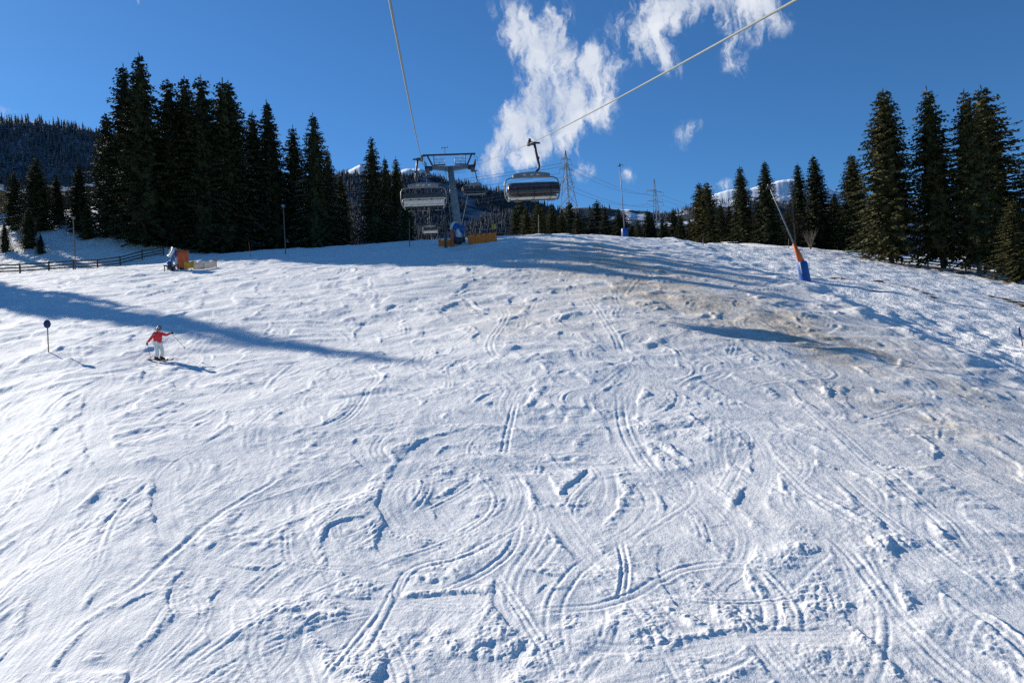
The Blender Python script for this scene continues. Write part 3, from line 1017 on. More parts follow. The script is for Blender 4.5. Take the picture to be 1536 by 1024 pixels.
spruce(1520, 300, 92, 'o', 'low spruce bough filling the right edge by the fence', 1.5, group=GRt)
# the wood just behind the crest
rr_ = random.Random(8)
for k, px in enumerate(np.arange(770, 1040, 10.5)):
    py = 322 - 10 * math.sin(k * 1.7) + rr_.uniform(-9, 7) + (4 if px > 930 else -6)
    spruce(px + rr_.uniform(-4, 4), py, rr_.uniform(150, 215), rr_.choice('abcep'), 'dark spruce in the row of trees just behind the snow crest', 1.35, group=GM)
for px, py, d in ((788, 312, 140), (806, 306, 138), (826, 310, 142), (840, 318, 146)):
    spruce(px, py, d, rr_.choice('op'), 'olive spruce in the clump below the nearest lift chair', 1.2, group='spruce clump under the chair')
for px in np.arange(1165, 1310, 17):
    spruce(px, rr_.uniform(296, 318), rr_.uniform(155, 200), rr_.choice('abo'), 'dark spruce in the thicket between larch and big right-hand spruces', 1.4, group='right thicket')
for px in np.arange(1080, 1160, 14):
    spruce(px, rr_.uniform(300, 318), rr_.uniform(155, 190), rr_.choice('abo'), 'dark spruce in the thicket behind the tilted snow lance', 1.4, group='lance thicket')

# ------------------------------------------------------------------ ski lift
LX, LSL = -0.0989, 1.0


def line_pt(side, d):
    """a point on the hauling rope: side 0 goes up (left), side 1 comes down (right)"""
    x0, z0, sag, zt = ((-0.5, 4.0, 1.5, 26.0), (5.9, 2.9, 0.7, 25.8))[side]
    if d <= 94:
        t = d / 94.0
        z = z0 + (zt - z0) * t - sag * 4 * t * (1 - t)
    else:
        z = zt + 0.06 * (d - 94) - 0.9 * math.sin(min(1, (d - 94) / 150.) * math.pi)
    return Vector((x0 + LX * d, d, CZ + z))


LRZ = math.atan2(0.0989, 1.0)

for side, lab in ((0, 'thick steel hauling rope rising steeply above the left chairs'), (1, 'thick steel hauling rope slanting up to the top right corner')):
    ds = list(np.arange(-30, 94, 2.0)) + list(np.arange(94, 260, 4.0))
    mb = MB(); mb.tube([line_pt(side, d) for d in ds], 0.024, 8)
    tag(mb.build('hauling_rope', 'rope'), lab, 'rope', 'hauling ropes of the chairlift')


def chair_proto():
    e = empty('lift_chair')
    # grip on the rope
    mb = MB()
    mb.box((0, 0, .0), (.20, .62, .14)); mb.box((.14, 0, .02), (.36, .34, .16))
    mb.tube([(-.05, -.42, .10), (-.05, .42, .10)], .035); mb.tube([(-.02, -.34, .02), (-.02, -.34, .18)], .09, 10); mb.tube([(-.02, .34, .02), (-.02, .34, .18)], .09, 10)
    mb.bar((.30, 0, .05), (.62, 0, .02), .10)
    mb.build('grip', 'dark_steel', e)
    # bent hanger arm
    mb = MB()
    mb.tube([(.30, 0, .02), (.36, 0, -.45), (.44, 0, -.95), (.50, 0, -1.28), (.47, 0, -1.48), (.34, 0, -1.62), (.16, 0, -1.76)], .075, 10)
    mb.box((.46, 0, -.86), (.16, .14, .16))
    mb.build('hanger_arm', 'dark_steel', e)
    # arched beam
    mb = MB()
    n = 12; vs = []; fs = []
    for k in range(n + 1):
        x = -1.08 + 2.16 * k / n; zt = -1.68 - .12 * (x / 1.08) ** 2
        for y in (-.16, .16):
            vs += [(x, y, zt), (x, y, -1.98 - .02 * (x / 1.08) ** 2)]
    for k in range(n):
        a = 4 * k
        fs += [(a, a + 4, a + 5, a + 1), (a + 2, a + 3, a + 7, a + 6), (a, a + 2, a + 6, a + 4), (a + 1, a + 5, a + 7, a + 3)]
    fs += [(0, 1, 3, 2), (4 * n, 4 * n + 2, 4 * n + 3, 4 * n + 1)]
    mb.add(vs, fs)
    be = mb.build('crossbeam', 'galvanised', e)
    for x in (-.42, 0, .36):
        mb = MB(); mb.box((x, 0, -1.86), (.20, .345, .09), bev=.05); mb.build('label_plate', 'seat_white', be)
    # side frames
    for s in (-1, 1):
        mb = MB()
        mb.tube([(s * 1.0, 0, -1.98), (s * 1.28, 0, -1.99), (s * 1.48, 0, -2.08), (s * 1.58, .0, -2.28), (s * 1.60, .02, -2.75), (s * 1.56, .0, -3.12), (s * 1.42, -.1, -3.34), (s * 1.35, -.5, -3.38)], .042, 8)
        mb.tube([(s * 1.57, .0, -3.05), (s * 1.54, -.45, -3.0), (s * 1.52, -.85, -2.6)], .03, 6)
        mb.build('side_frame', 'steel', e)
    # seat and back
    mb = MB()
    rot = Matrix.Rotation(R(-5), 3, 'X')
    mb.box((0, -.18, -3.22), (2.86, .50, .11), rot, .3)
    seat = mb.build('seat', 'seat_white', e)
    mb = MB()
    for x in (-.95, 0, .95):
        mb.tube([(x, .1, -3.31), (x, -.4, -3.33)], .022, 6)
    mb.tube([(-1.36, -.05, -3.31), (1.36, -.05, -3.31)], .035, 8)
    mb.build('seat_support', 'dark_steel', seat)
    mb = MB()
    rot = Matrix.Rotation(R(-12), 3, 'X')
    mb.box((0, .13, -2.86), (2.86, .07, .66), rot, .2)
    bk = mb.build('backrest', 'seat_white', e)
    mb = MB()
    mb.tube([(-1.40, .20, -2.90), (1.40, .20, -2.90)], .018, 6)
    for x in (-.55, .32, .95):
        mb.box((x, .21, -2.89), (.09, .06, .06))
    mb.build('back_rail', 'rubber', bk)
    # weather bubble: grey shell above, dark window below
    prof = [(.34, -2.80), (.30, -2.58), (.14, -2.42), (-.18, -2.36), (-.52, -2.38), (-.80, -2.50), (-.91, -2.66), (-.94, -2.78)]
    prof2 = [(-.94, -2.78), (-.98, -2.88), (-.97, -3.06), (-.90, -3.20)]

    def shell(pr, name, material, w=1.46):
        xs = np.linspace(-w, w, 13); vs = []; fs = []
        for x in xs:
            q = 1 - .10 * max(0, (abs(x) - w * .8) / (w * .2)) ** 2
            for y, z in pr:
                vs.append((x, -.25 + (y + .25) * q, -2.75 + (z + 2.75) * q))
        m = len(pr)
        for a in range(12):
            for b in range(m - 1):
                fs.append((a * m + b, (a + 1) * m + b, (a + 1) * m + b + 1, a * m + b + 1))
        for a in (0, 12):   # end cheeks
            c = len(vs); vs.append((xs[a], -.25, -2.75))
            for b in range(m - 1):
                fs.append((c, a * m + b, a * m + b + 1))
        k = MB(); k.add(vs, fs, True)
        return k.build(name, material, e)
    shell(prof, 'bubble_shell', 'bubble_grey')
    wn = shell(prof2, 'bubble_window', 'bubble_dark')
    mb = MB()
    mb.tube([(-1.42, -.955, -2.78), (1.42, -.955, -2.78)], .024, 6)
    mb.tube([(-1.36, -.93, -3.16), (1.36, -.93, -3.16)], .03, 6)
    for x in (-.95, 0, .95):
        mb.tube([(x, -.96, -2.76), (x, -1.01, -2.88), (x, -.99, -3.06), (x, -.92, -3.24)], .024, 6)
        mb.tube([(x - .18, -.9, -3.27), (x + .30, -.9, -3.27)], .022, 6)
    mb.build('window_bars', 'rubber', wn)
    # foot rests hanging under the front
    for x in (-.95, 0, .95):
        mb = MB()
        mb.tube([(x, -.75, -3.2), (x, -.62, -3.5)], .018, 6)
        mb.tube([(x - .22, -.62, -3.5), (x + .22, -.62, -3.5)], .02, 6)
        mb.build('footrest', 'steel', e)
    return e


chair = chair_proto()
CH = [(1, 42.4, 0, 'nearest lift chair with closed dark bubble, right of the tower'),
      (0, 51.5, math.pi, 'lift chair seen from behind with white backrest, left of the tower mast'),
      (1, 99.0, 0, 'smaller lift chair with closed bubble just past the tower, right of its mast'),
      (0, 152.0, math.pi, 'farthest tiny lift chair low before the trees left of the tower foot')]
for k, (side, d, rz, lab) in enumerate(CH):
    c = chair if k == 0 else copy_tree(chair)
    c.location = line_pt(side, d)
    if k == 3:
        c.location.z = at(650, 345, d).z + 2.7
    c.rotation_euler = (0, 0, LRZ + rz)
    tag(c, lab, 'lift chair', 'chairs of the ski lift')

# tower
TL, TR = line_pt(0, 94), line_pt(1, 94)
TC = (TL + TR) / 2
tb = ground(690, 364, 94.0)
tower = empty('lift_tower', (TC.x, 94, tb.z), LRZ, label='grey steel chairlift tower with crossarm, wheels and service platforms', cat='lift tower')
zc = TC.z - tb.z                     # rope height above the foot
bx = (tb.x - TC.x)
hg = 3.2
mb = MB(); mb.tube([(bx, 0, -1.2), (bx, 0, .2), (bx * .4, 0, zc * .55), (0, 0, zc - .45)], [.62, .60, .48, .36], 18)
mast = mb.build('mast', 'galvanised', tower)
mb = MB(); mb.tube([(bx * .5, 0, zc * .44), (bx * .48, 0, zc * .44 + .12)], [.53, .53], 18); mb.build('flange', 'steel', mast)
mb = MB()
for s in (-1, 1):
    mb.tube([(bx - .95, -.2 + .2 * s, .3), (-.62, -.2 + .2 * s, zc - .7)], .025, 5)
for k in range(34):
    f = k / 33.; x = (bx - .95) * (1 - f) + (-.62) * f
    mb.tube([(x, -.4, .3 + (zc - 1.0) * f), (x, 0, .3 + (zc - 1.0) * f)], .015, 4)
mb.build('ladder', 'steel', mast)
mb = MB()                             # arched crossarm
n = 16; vs = []; fs = []
for k in range(n + 1):
    x = -3.05 + 6.1 * k / n; a = 1 - abs(x) / 3.05
    zt = zc - .32 - .10 * a; zb = zc - .62 - .42 * a ** 1.4
    for y in (-.22, .22):
        vs += [(x, y, zt), (x, y, zb)]
for k in range(n):
    a = 4 * k
    fs += [(a, a + 4, a + 5, a + 1), (a + 2, a + 3, a + 7, a + 6), (a, a + 2, a + 6, a + 4), (a + 1, a + 5, a + 7, a + 3)]
fs += [(0, 1, 3, 2), (4 * n, 4 * n + 2, 4 * n + 3, 4 * n + 1)]
mb.add(vs, fs)
arm = mb.build('crossarm', 'galvanised', tower)
mb = MB()
for s in (-1, 1):
    mb.tube([(s * .2, -.05, zc - 1.15), (s * 2.4, -.05, zc - .78)], .03, 5)
    mb.tube([(s * .2, -.05, zc - 1.35), (s * 2.0, -.05, zc - 1.2)], .02, 5)
mb.build('cable_conduit', 'dark_steel', arm)
mb = MB()                             # upper lifting frame
mb.bar((-3.45, 0, zc + 1.12), (3.35, 0, zc + 1.12), .20, .20)
mb.bar((-3.4, 0, zc + 1.0), (-3.1, 0, zc + 1.0), .12); mb.bar((3.1, 0, zc + 1.0), (3.3, 0, zc + 1.0), .12)
ub = mb.build('upper_beam', 'dark_steel', tower)
for s in (-1, 1):
    mb = MB(); mb.bar((s * 2.85, 0, zc + 1.05), (s * 2.2, 0, zc - .35), .24, .20)
    mb.build('strut', 'dark_steel', ub)
    mb = MB(); mb.bar((s * 2.05, .1, zc + 1.05), (s * 2.02, .1, zc - .45), .12, .12)
    mb.build('upright', 'dark_steel', ub)
    # service platform and railing
    mb = MB(); mb.box((s * 1.35, -.55, zc - .33), (1.5, .6, .05)); pf = mb.build('platform', 'steel', tower)
    mb = MB()
    for x in (.65, 1.35, 2.0):
        for y in (-.85, -.25):
            mb.tube([(s * x, y, zc - .33), (s * x, y, zc + (.78 if x > 1 else .45))], .028, 5)
    for z in (.05, .42):
        mb.tube([(s * .65, -.85, zc + z), (s * 2.0, -.85, zc + z)], .026, 5)
        mb.tube([(s * .65, -.25, zc + z), (s * 2.0, -.25, zc + z)], .026, 5)
    mb.tube([(s * 1.35, -.85, zc + .78), (s * 2.0, -.85, zc + .78)], .026, 5)
    mb.build('railing', 'steel', pf)
    # sheave train under the rope
    mb = MB(); mb.box((s * hg - s * .16, 0, zc - .42), (.10, 3.6, .22)); mb.box((s * 2.75, 0, zc - .62), (.9, .7, .5)); mb.box((s * hg - s * .3, 0, zc - .9), (.5, 2.4, .08))
    tr = mb.build('sheave_beam', 'dark_steel', tower)
    for k in range(6):
        mb = MB(); y = -1.55 + .62 * k
        mb.lathe([(.05, -.06), (.26, -.06), (.30, -.05), (.26, -.02), (.26, .02), (.30, .05), (.26, .06), (.05, .06)], (s * hg, y, zc - .30), (1, 0, 0), 18)
        mb.build('sheave_wheel', 'rubber', tr)
    mb = MB()
    mb.tube([(s * 3.5, -.9, zc - .3), (s * 3.5, -.9, zc + .45)], .02, 5); mb.tube([(s * 3.0, -.9, zc + .4), (s * 3.5, -.9, zc + .45)], .02, 5)
    mb.build('rope_catcher', 'dark_steel', tr)
mb = MB()
mb.tube([(-.55, 0, zc + 1.2), (-.55, 0, zc + 2.2)], .035, 6); mb.tube([(-.95, 0, zc + 1.98), (-.15, 0, zc + 2.02)], .03, 6)
mb.lathe([(.0, -.08), (.09, -.05), (.1, .05), (.0, .08)], (-.95, 0, zc + 2.05), (0, 0, 1), 8)
mb.tube([(-.3, 0, zc + 2.02), (-.15, 0, zc + 2.2)], .03, 5)
mb.build('wind_gauge', 'dark_steel', tower)

# ------------------------------------------------------------------ snow guns and lances


def fan_gun():
    e = empty('snow_gun')
    ax = Vector((-.72, -.55, .42)).normalized()
    mb = MB()
    o = Vector((-.15, 0, 1.75))
    mb.lathe([(.28, -1.05), (.36, -1.0), (.42, -.7), (.47, -.2), (.50, .30)], o, ax, 24)
    mb.lathe([(.0, -1.06), (.28, -1.05)], o, ax, 24)
    br = mb.build('barrel', 'gun_blue', e)
    mb = MB(); mb.lathe([(.50, .30), (.57, .30), (.60, .42), (.58, .62), (.50, .64), (.47, .45), (.40, .32)], o, ax, 24); mb.build('nozzle_ring', 'gun_white', br)
    mb = MB(); mb.lathe([(.40, .34), (.16, .38), (.12, .5), (.0, .52)], o, ax, 24)
    for k in range(9):
        w = k * 6.283 / 9
        u = ax.orthogonal().normalized(); v = ax.cross(u)
        d = u * math.cos(w) + v * math.sin(w)
        mb.bar(o + ax * .40 + d * .1, o + ax * .40 + d * .42, .16, .02)
    mb.build('fan', 'rubber', br)
    mb = MB(); mb.box(o + Vector((.1, 0, .58)), (.10, .10, .16)); mb.build('beacon', 'sign_yellow', br)
    mb = MB(); mb.box((.15, 0, 1.05), (.55, .5, 1.0), Matrix.Rotation(R(8), 3, 'Y')); mb.box((-.1, 0, 1.45), (.12, .9, .12))
    mb.build('column', 'gun_white', e)
    mb = MB(); mb.box((-.75, 0, .75), (.5, .5, .35)); mb.tube([(-.9, .1, .9), (-.4, .1, 1.3)], .1, 8); mb.tube([(-.7, -.25, .6), (-.5, -.3, 1.2)], .06, 8); mb.build('compressor', 'gun_blue', e)
    mb = MB()
    mb.bar((-1.3, -.45, .45), (.9, -.45, .45), .10); mb.bar((-1.3, .45, .45), (.9, .45, .45), .10)
    for x in (-1.2, -.2, .8): mb.bar((x, -.5, .45), (x, .5, .45), .08)
    for x, y in ((-1.2, -.45), (-1.2, .45), (.8, -.45), (.8, .45)): mb.bar((x, y, -.25), (x, y, .45), .08)
    mb.tube([(-.6, -.6, .2), (-.6, .6, .2)], .26, 14); mb.tube([(.4, -.6, .2), (.4, .6, .2)], .26, 14)
    mb.build('carriage', 'dark_steel', e)
    return e


def pad_panel(x0, x1, y, z0, z1, bow=.05, n=10):
    mb = MB(); vs = []; fs = []
    for side in (0, 1):
        for i in range(n + 1):
            for j in range(5):
                f, g = i / n, j / 4.
                vs.append((x0 + (x1 - x0) * f, y + side * .07 + bow * math.sin(f * 9) * g, z0 + (z1 - z0) * g + .05 * math.sin(f * 7 + 1) * g))
    m = 5; o = (n + 1) * m
    for i in range(n):
        for j in range(4):
            a = i * m + j
            fs += [(a, a + m, a + m + 1, a + 1), (o + a, o + a + 1, o + a + m + 1, o + a + m)]
    for j in range(4):
        fs += [(j, j + 1, o + j + 1, o + j), (n * m + j, o + n * m + j, o + n * m + j + 1, n * m + j + 1)]
    for i in range(n):
        fs += [(i * m + 4, (i + 1) * m + 4, o + (i + 1) * m + 4, o + i * m + 4)]
    mb.add(vs, fs, True)
    return mb


def net_fence(pts, hgt, m, label, posts='orange', group=None, lean=0.0):
    """safety netting strung between stakes"""
    p0 = pts[0]
    e = empty('safety_net', p0, label=label, cat='safety net', group=group)
    vs = []; fs = []
    q = spline([(p.x - p0.x, p.y - p0.y) for p in pts], 10) if len(pts) > 2 else np.linspace((0, 0), (pts[1].x - p0.x, pts[1].y - p0.y), 14)
    rnd = random.Random(len(pts) * 7)
    rowsn = 7
    for i, (x, y) in enumerate(q):
        zb = G(p0.x + x, p0.y + y) - p0.z
        sag = .10 * math.sin(i * 1.1) + rnd.uniform(-.03, .03)
        for j in range(rowsn):
            g = j / (rowsn - 1)
            vs.append((x + .05 * math.sin(i * .9 + j), y - .10 * math.sin(i * 1.3 + j * .7) * (1 - abs(2 * g - 1)), zb + .04 + (hgt + sag) * g))
    for i in range(len(q) - 1):
        for j in range(rowsn - 1):
            a = i * rowsn + j
            fs.append((a, a + rowsn, a + rowsn + 1, a + 1))
    k = MB(); k.add(vs, fs, True); k.build('netting', m, e)
    for p in pts:
        k = MB(); x, y = p.x - p0.x, p.y - p0.y; zb = G(p.x, p.y) - p0.z
        k.tube([(x, y - .03, zb - .2), (x + .03, y - .03, zb + hgt + .25)], .028, 6); k.build('stake', posts, e)
    return e


# left gun with its padding and netting
gp = ground(266, 405)
gun = fan_gun(); gun.location = gp; gun.rotation_euler = (0, 0, R(5))
tag(gun, 'blue and white snow gun beside orange padding below the left trees', 'snow gun', 'snow guns')
e = empty('safety_mat', gp + Vector((.95, -.5, 0)), R(20), label='tall rust-orange safety mat leaning beside the left snow gun', cat='safety mat')
k = pad_panel(-.55, .55, 0, .1, 2.05); k.build('padding', 'orange', e)
k = MB(); k.tube([(-.62, -.05, -.2), (-.62, -.05, 2.0)], .035, 6); k.build('stake', 'orange', e)
e = empty('safety_mat', gp + Vector((1.6, -.95, 0)), R(4), label='low bright amber mat at the foot of the tall rust-orange one', cat='safety mat')
k = pad_panel(-.4, .65, 0, -.05, .68); k.build('padding', 'amber', e)
b0, b1_, b2_ = ground(291, 405), ground(306, 404), ground(325, 401)
net_fence([b0, b1_, b2_], .85, 'net_grey', 'faded pinkish net fence right of the left snow gun', 'wood_pole')
# gun at the tower foot
g2 = ground(686, 364, 91.0)
gun2 = copy_tree(gun); gun2.location = g2 + Vector((.15, 0, .35)); gun2.rotation_euler = (0, 0, R(-62)); gun2.scale = (1.08,) * 3
tag(gun2, 'blue snow gun standing at the foot of the lift tower', 'snow gun', 'snow guns')
e = empty('safety_mat', ground(679, 364, 90.5), R(10), label='narrow orange mat wrapped on the stake left of the tower gun', cat='safety mat')
k = pad_panel(-.22, .18, 0, 0, 2.1, .03); k.build('padding', 'orange', e)
net_fence([ground(702, 362, 91.5), ground(713, 361, 92), ground(729, 360, 92.5), ground(745, 359, 93)], 1.15, 'net', 'orange safety net fence right of the lift tower foot')
net_fence([ground(658, 364, 91), ground(677, 364, 90.7)], .85, 'net', 'short orange net left of the lift tower foot')
# snow heap before the net
hp = ground(728, 365, 89.5)


def lance(base, tip, pad_h, pad_w, sleeve, label, name='snow_lance'):
    e = empty(name, base, label=label, cat='snow lance', group='snow lances')
    v = tip - base
    L = v.length; d = v.normalized()
    k = MB()
    # padded base: rounded box with a lip
    w = pad_w / 2
    prof = [(w * .2, -.3), (w, -.3), (w * 1.02, .05), (w, pad_h * .5), (w * .96, pad_h * .92), (w * .8, pad_h), (w * .2, pad_h + .02)]
    ax = Vector((d.x * .35, 0, 1))
    k.lathe(prof, (0, 0, 0), ax, 14)
    pad = k.build('pad', 'pad_blue', e)
    k = MB(); k.tube([ax * (pad_h * .35) + Vector((-w * .75, -w * .75, 0)), ax * (pad_h * .95) + Vector((-w * .7, -w * .75, 0))], .05, 6); k.build('strap', 'gun_white', pad)
    st = ax.normalized() * pad_h * .9
    dd = (v - st)
    if sleeve:
        k = MB(); k.tube([st, st + dd * .10, st + dd * .26], [.28, .26, .14], 12); k.build('sleeve', 'orange', e)
    k = MB(); k.tube([st, st + dd * .45, st + dd], [.10, .07, .045], 8); k.build('pole', 'galvanised', e)
    k = MB(); k.lathe([(.05, -.25), (.12, -.2), (.16, 0), (.13, .2), (.03, .28)], v, dd, 10)
    hd = dd.normalized().cross(Vector((0, 1, 0))).normalized()
    k.tube([v - hd * .5, v + hd * .3], .035, 6)
    for s in (-.5, .3): k.tube([v + hd * s, v + hd * s - dd.normalized() * .15], .05, 6)
    k.build('nozzle_head', 'dark_steel', e)
    return e


lb = ground(937, 346, 114)
lance(lb, at(929.5, 248, 112), 1.45, 1.05, False, 'upright thin snow lance with blue padded foot on the crest')
lb2 = ground(1208, 419)
lance(lb2, at(1154, 280, lb2.y - 1.0), 1.75, .92, True, 'tilted snow lance with orange sleeve and blue padded foot')

# ------------------------------------------------------------------ wooden fences


def rail_fence(pts, hgt, rails, label, wood='wood', sub=2):
    P = [ground(*p) if not isinstance(p, Vector) else p for p in pts]
    q = spline([(p.x, p.y) for p in P], sub)
    e = empty('wooden_fence', P[0], label=label, cat='fence')
    o = P[0]
    Q = [Vector((x, y, G(x, y))) - o for x, y in q]
    rnd = random.Random(4)
    for p in Q:
        k = MB(); k.tube([p + Vector((0, 0, -.4)), p + Vector((rnd.uniform(-.04, .04), 0, hgt * rnd.uniform(.98, 1.08)))], [.11, .10], 8); k.build('post', wood, e)
    for g in rails:
        for a, b in zip(Q[:-1], Q[1:]):
            k = MB()
            za, zb = Vector((0, -.10, hgt * g + rnd.uniform(-.03, .03))), Vector((0, -.10, hgt * g + rnd.uniform(-.03, .03)))
            d = (b - a) * .03
            k.bar(a + za - d, b + zb + d, .05, .17); k.build('rail', wood, e)
    return e


fp = [ground(px, py, d) for px, py, d in ((-60, 412, 93), (-15, 404, 93.5), (30, 400, 94), (73, 397, 94.5), (110, 395, 95), (146, 390, 97), (180, 384, 100), (213, 377, 104), (245, 372, 107))]
rail_fence(fp, 1.3, (.28, .58, .9), 'dark wooden rail fence across the snow at the left edge', sub=1)
fp = [ground(px, py, d) for px, py, d in ((1318, 388, 111), (1345, 392, 109), (1378, 398, 108), (1392, 400, 107), (1425, 404, 106), (1449, 408, 104), (1478, 413, 102), (1507, 420, 100), (1545, 428, 98))]
rail_fence(fp, 1.0, (.35, .78), 'weathered rail fence under the big right-hand spruces', sub=1)

# ------------------------------------------------------------------ poles and signs


def pole(px, py, top_py, dist, label, r=.07, head=True, name='lamp_pole', m='wood_pole', top_px=None, cat='pole'):
    g = ground(px, py, dist)
    dd = g.y
    t = at(top_px or px, top_py, dd)
    e = empty(name, g, label=label, cat=cat)
    k = MB(); k.tube([(0, 0, -.4), (0, 0, 0), (t.x - g.x, 0, t.z - g.z)], [r, r, r * .8], 8); k.build('shaft', m, e)
    if head:
        v = t - g
        k = MB(); k.box(v + Vector((0, 0, .05)), (.34, .30, .22)); k.box(v + Vector((0, -.02, .2)), (.42, .38, .06)); k.build('lamp_head', 'galvanised', e)
    return e


pole(428, 372, 310, 93, 'thin grey lamp pole before the tall left-hand spruces', top_px=425)
pole(113, 396, 328, 94, 'grey pole rising beside the left wooden fence', head=True, top_px=110)
pole(614, 364, 328, 95, 'short dark pole below the left lift chair', r=.06, head=False, name='post', cat='post')
pole(808, 355, 322, 112, 'pale short post on the crest below the nearest lift chair', r=.08, head=False, name='post', cat='post', m='bark_pale')
pole(668, 366, 327, 89.5, 'dark square post left of the lift tower mast', r=.16, head=False, name='post', m='wood', cat='post')
pole(671, 366, 345, 89, 'thin pale stake beside the dark post at the tower', r=.05, head=False, name='stake', m='bark_pale', cat='stake')
pole(1055, 376, 355, 104, 'small dark marker stake behind the right berm', r=.06, head=False, name='marker_stake', m='sign_blue', cat='stake')
pole(376, 386, 363, None, 'leaning thin orange stake on the snow right of the left net', r=.035, head=False, name='marker_stake', m='orange', top_px=373, cat='stake')
e = pole(1534, 516, 490, None, 'dark red and blue marker stake at the right edge of the piste', r=.028, head=False, name='marker_stake', m='dark_red', top_px=1529, cat='stake')
k = MB(); k.tube([(-.10, 0, .60), (-.16, 0, 1.10)], .055, 8); k.build('sleeve', 'sign_blue', e)
pole(1183, 372, 358, 118, 'short grey stake before the tilted snow lance trees', r=.05, head=False, name='stake', cat='stake')

# round piste marker on the left
g = ground(73, 531)
t = at(72, 484, g.y)
e = empty('piste_marker', g, R(20), label='round dark blue disc sign on a thin pole at the left', cat='sign')
hh = t.z - g.z
k = MB(); k.tube([(0, 0, -.4), (0, 0, hh)], .03, 8); k.build('shaft', 'wood_light', e)
k = MB(); k.lathe([(0, -.05), (.155, -.045), (.17, -.03), (.17, .0), (.0, .0)], (0, -.02, hh - .05), (0, 1, 0), 24)
for v in range(len(k.v)): k.v[v] = (k.v[v][0], k.v[v][1], (k.v[v][2] - hh) * 1.35 + hh)
dk = k.build('disc', 'sign_blue', e)
# small yellow board behind the net
g = ground(742, 357, 95)
e = empty('notice_board', g, label='small amber board on a post behind the orange net', cat='sign')
t = at(742, 340, 95); hh = t.z - g.z
k = MB(); k.tube([(0, 0, -.3), (0, 0, hh)], .04, 6); k.build('shaft', 'wood_pole', e)
k = MB(); k.box((-.18, -.05, hh), (.2, .04, .55)); k.box((.10, -.05, hh), (.26, .04, .55)); k.build('panel', 'sign_yellow', e)

# ------------------------------------------------------------------ woodpile and brush on the right
rnd = random.Random(12)
e = empty('log_pile', ground(1300, 381), label='pile of pale cut logs beside the trees on the right', cat='log pile')
for k_ in range(16):
    k = MB(); x, y = rnd.uniform(-3.6, 1.2), rnd.uniform(-.6, 1.4); z = .15 + rnd.uniform(0, .7)
    a = rnd.uniform(-.25, .25); L = rnd.uniform(1.2, 2.6)
    k.tube([(x, y, z), (x + L, y + L * a, z + rnd.uniform(-.1, .12))], rnd.uniform(.09, .17), 9); k.build('log', rnd.choice(('wood_light', 'wood_light', 'wood')), e)
e = empty('tarpaulin', ground(1277, 380), label='faded green tarpaulin left of the pale log pile', cat='tarpaulin')
vs = []; fs = []
for i in range(9):
    for j in range(6):
        x, y = -1.5 + 3 * i / 8, -.6 + 1.2 * j / 5
        vs.append((x, y, max(.02, .42 - .12 * x * x - .5 * y * y + .06 * rnd.uniform(-1, 1))))
for i in range(8):
    for j in range(5):
        a = i * 6 + j; fs.append((a, a + 6, a + 7, a + 1))
k = MB(); k.add(vs, fs, True); k.build('sheet', 'tarp', e)
e = empty('bare_shrub', ground(1216, 374, 119), label='leafless twiggy shrub behind the tilted lance', cat='shrub')
k = MB()
for i in range(26):
    a = rnd.random() * 6.28; s = rnd.uniform(.15, .5); L = rnd.uniform(1.6, 3.6)
    p1 = Vector((math.cos(a) * s * L * .4, math.sin(a) * s * L * .4, L * .5)); p2 = Vector((math.cos(a) * s * L, math.sin(a) * s * L, L))
    k.tube([(0, 0, -.1), p1, p2], [.035, .022, .008], 4, False)
    for j in range(3):
        b = a + rnd.uniform(-1, 1); k.tube([p1, p1 + Vector((math.cos(b) * .5, math.sin(b) * .5, .9 + .3 * j))], [.015, .005], 4, False)
k.build('twigs', 'bark_pale', e)

# ------------------------------------------------------------------ houses on the left bank


def house(loc, w, d, h, roof_h, rz, wall, label, wins):
    e = empty('chalet', loc, rz, label=label, cat='house', group='houses behind the left bank')
    k = MB(); k.box((0, 0, h / 2 - 1), (w, d, h + 2), bev=.01)
    k.add([(-w / 2, -d / 2, h), (w / 2, -d / 2, h), (w / 2, d / 2, h), (-w / 2, d / 2, h), (0, -d / 2, h + roof_h), (0, d / 2, h + roof_h)], [(0, 1, 4), (2, 3, 5)])
    k.build('wall', wall, e)
    k = MB()
    for s in (-1, 1):
        a = Vector((s * (w / 2 + .9), 0, h - .9 * roof_h / (w / 2))); b = Vector((0, 0, h + roof_h))
        nrm = Vector((s * roof_h, 0, w / 2)).normalized()
        q = []
        for p in (a, b):
            for y in (-d / 2 - 1.0, d / 2 + 1.0):
                q += [p + Vector((0, y, 0)) + nrm * .05, p + Vector((0, y, 0)) + nrm * .45]
        k.add(q, [(0, 1, 3, 2), (4, 6, 7, 5), (0, 4, 5, 1), (2, 3, 7, 6), (1, 5, 7, 3), (0, 2, 6, 4)])
    rf = k.build('roof', 'bough_snow', e)
    k = MB(); k.box((w * .2, 0, h + roof_h + .3), (.7, .7, 1.6)); k.build('chimney', 'plaster', rf)
    for x, z in wins:
        k = MB(); k.box((x, -d / 2 - .03, z), (1.15, .10, 1.25), bev=.05); f = k.build('window', 'wood_light', e)
        k = MB(); k.box((x, -d / 2 - .09, z), (.9, .04, 1.0), bev=.02); k.build('pane', 'glass', f)
    k = MB(); k.box((0, -d / 2 - .55, h * .45), (w * .9, 1.1, .14)); k.box((0, -d / 2 - 1.05, h * .45 + .5), (w * .9, .08, .8)); k.build('balcony', 'wood', e)
    return e


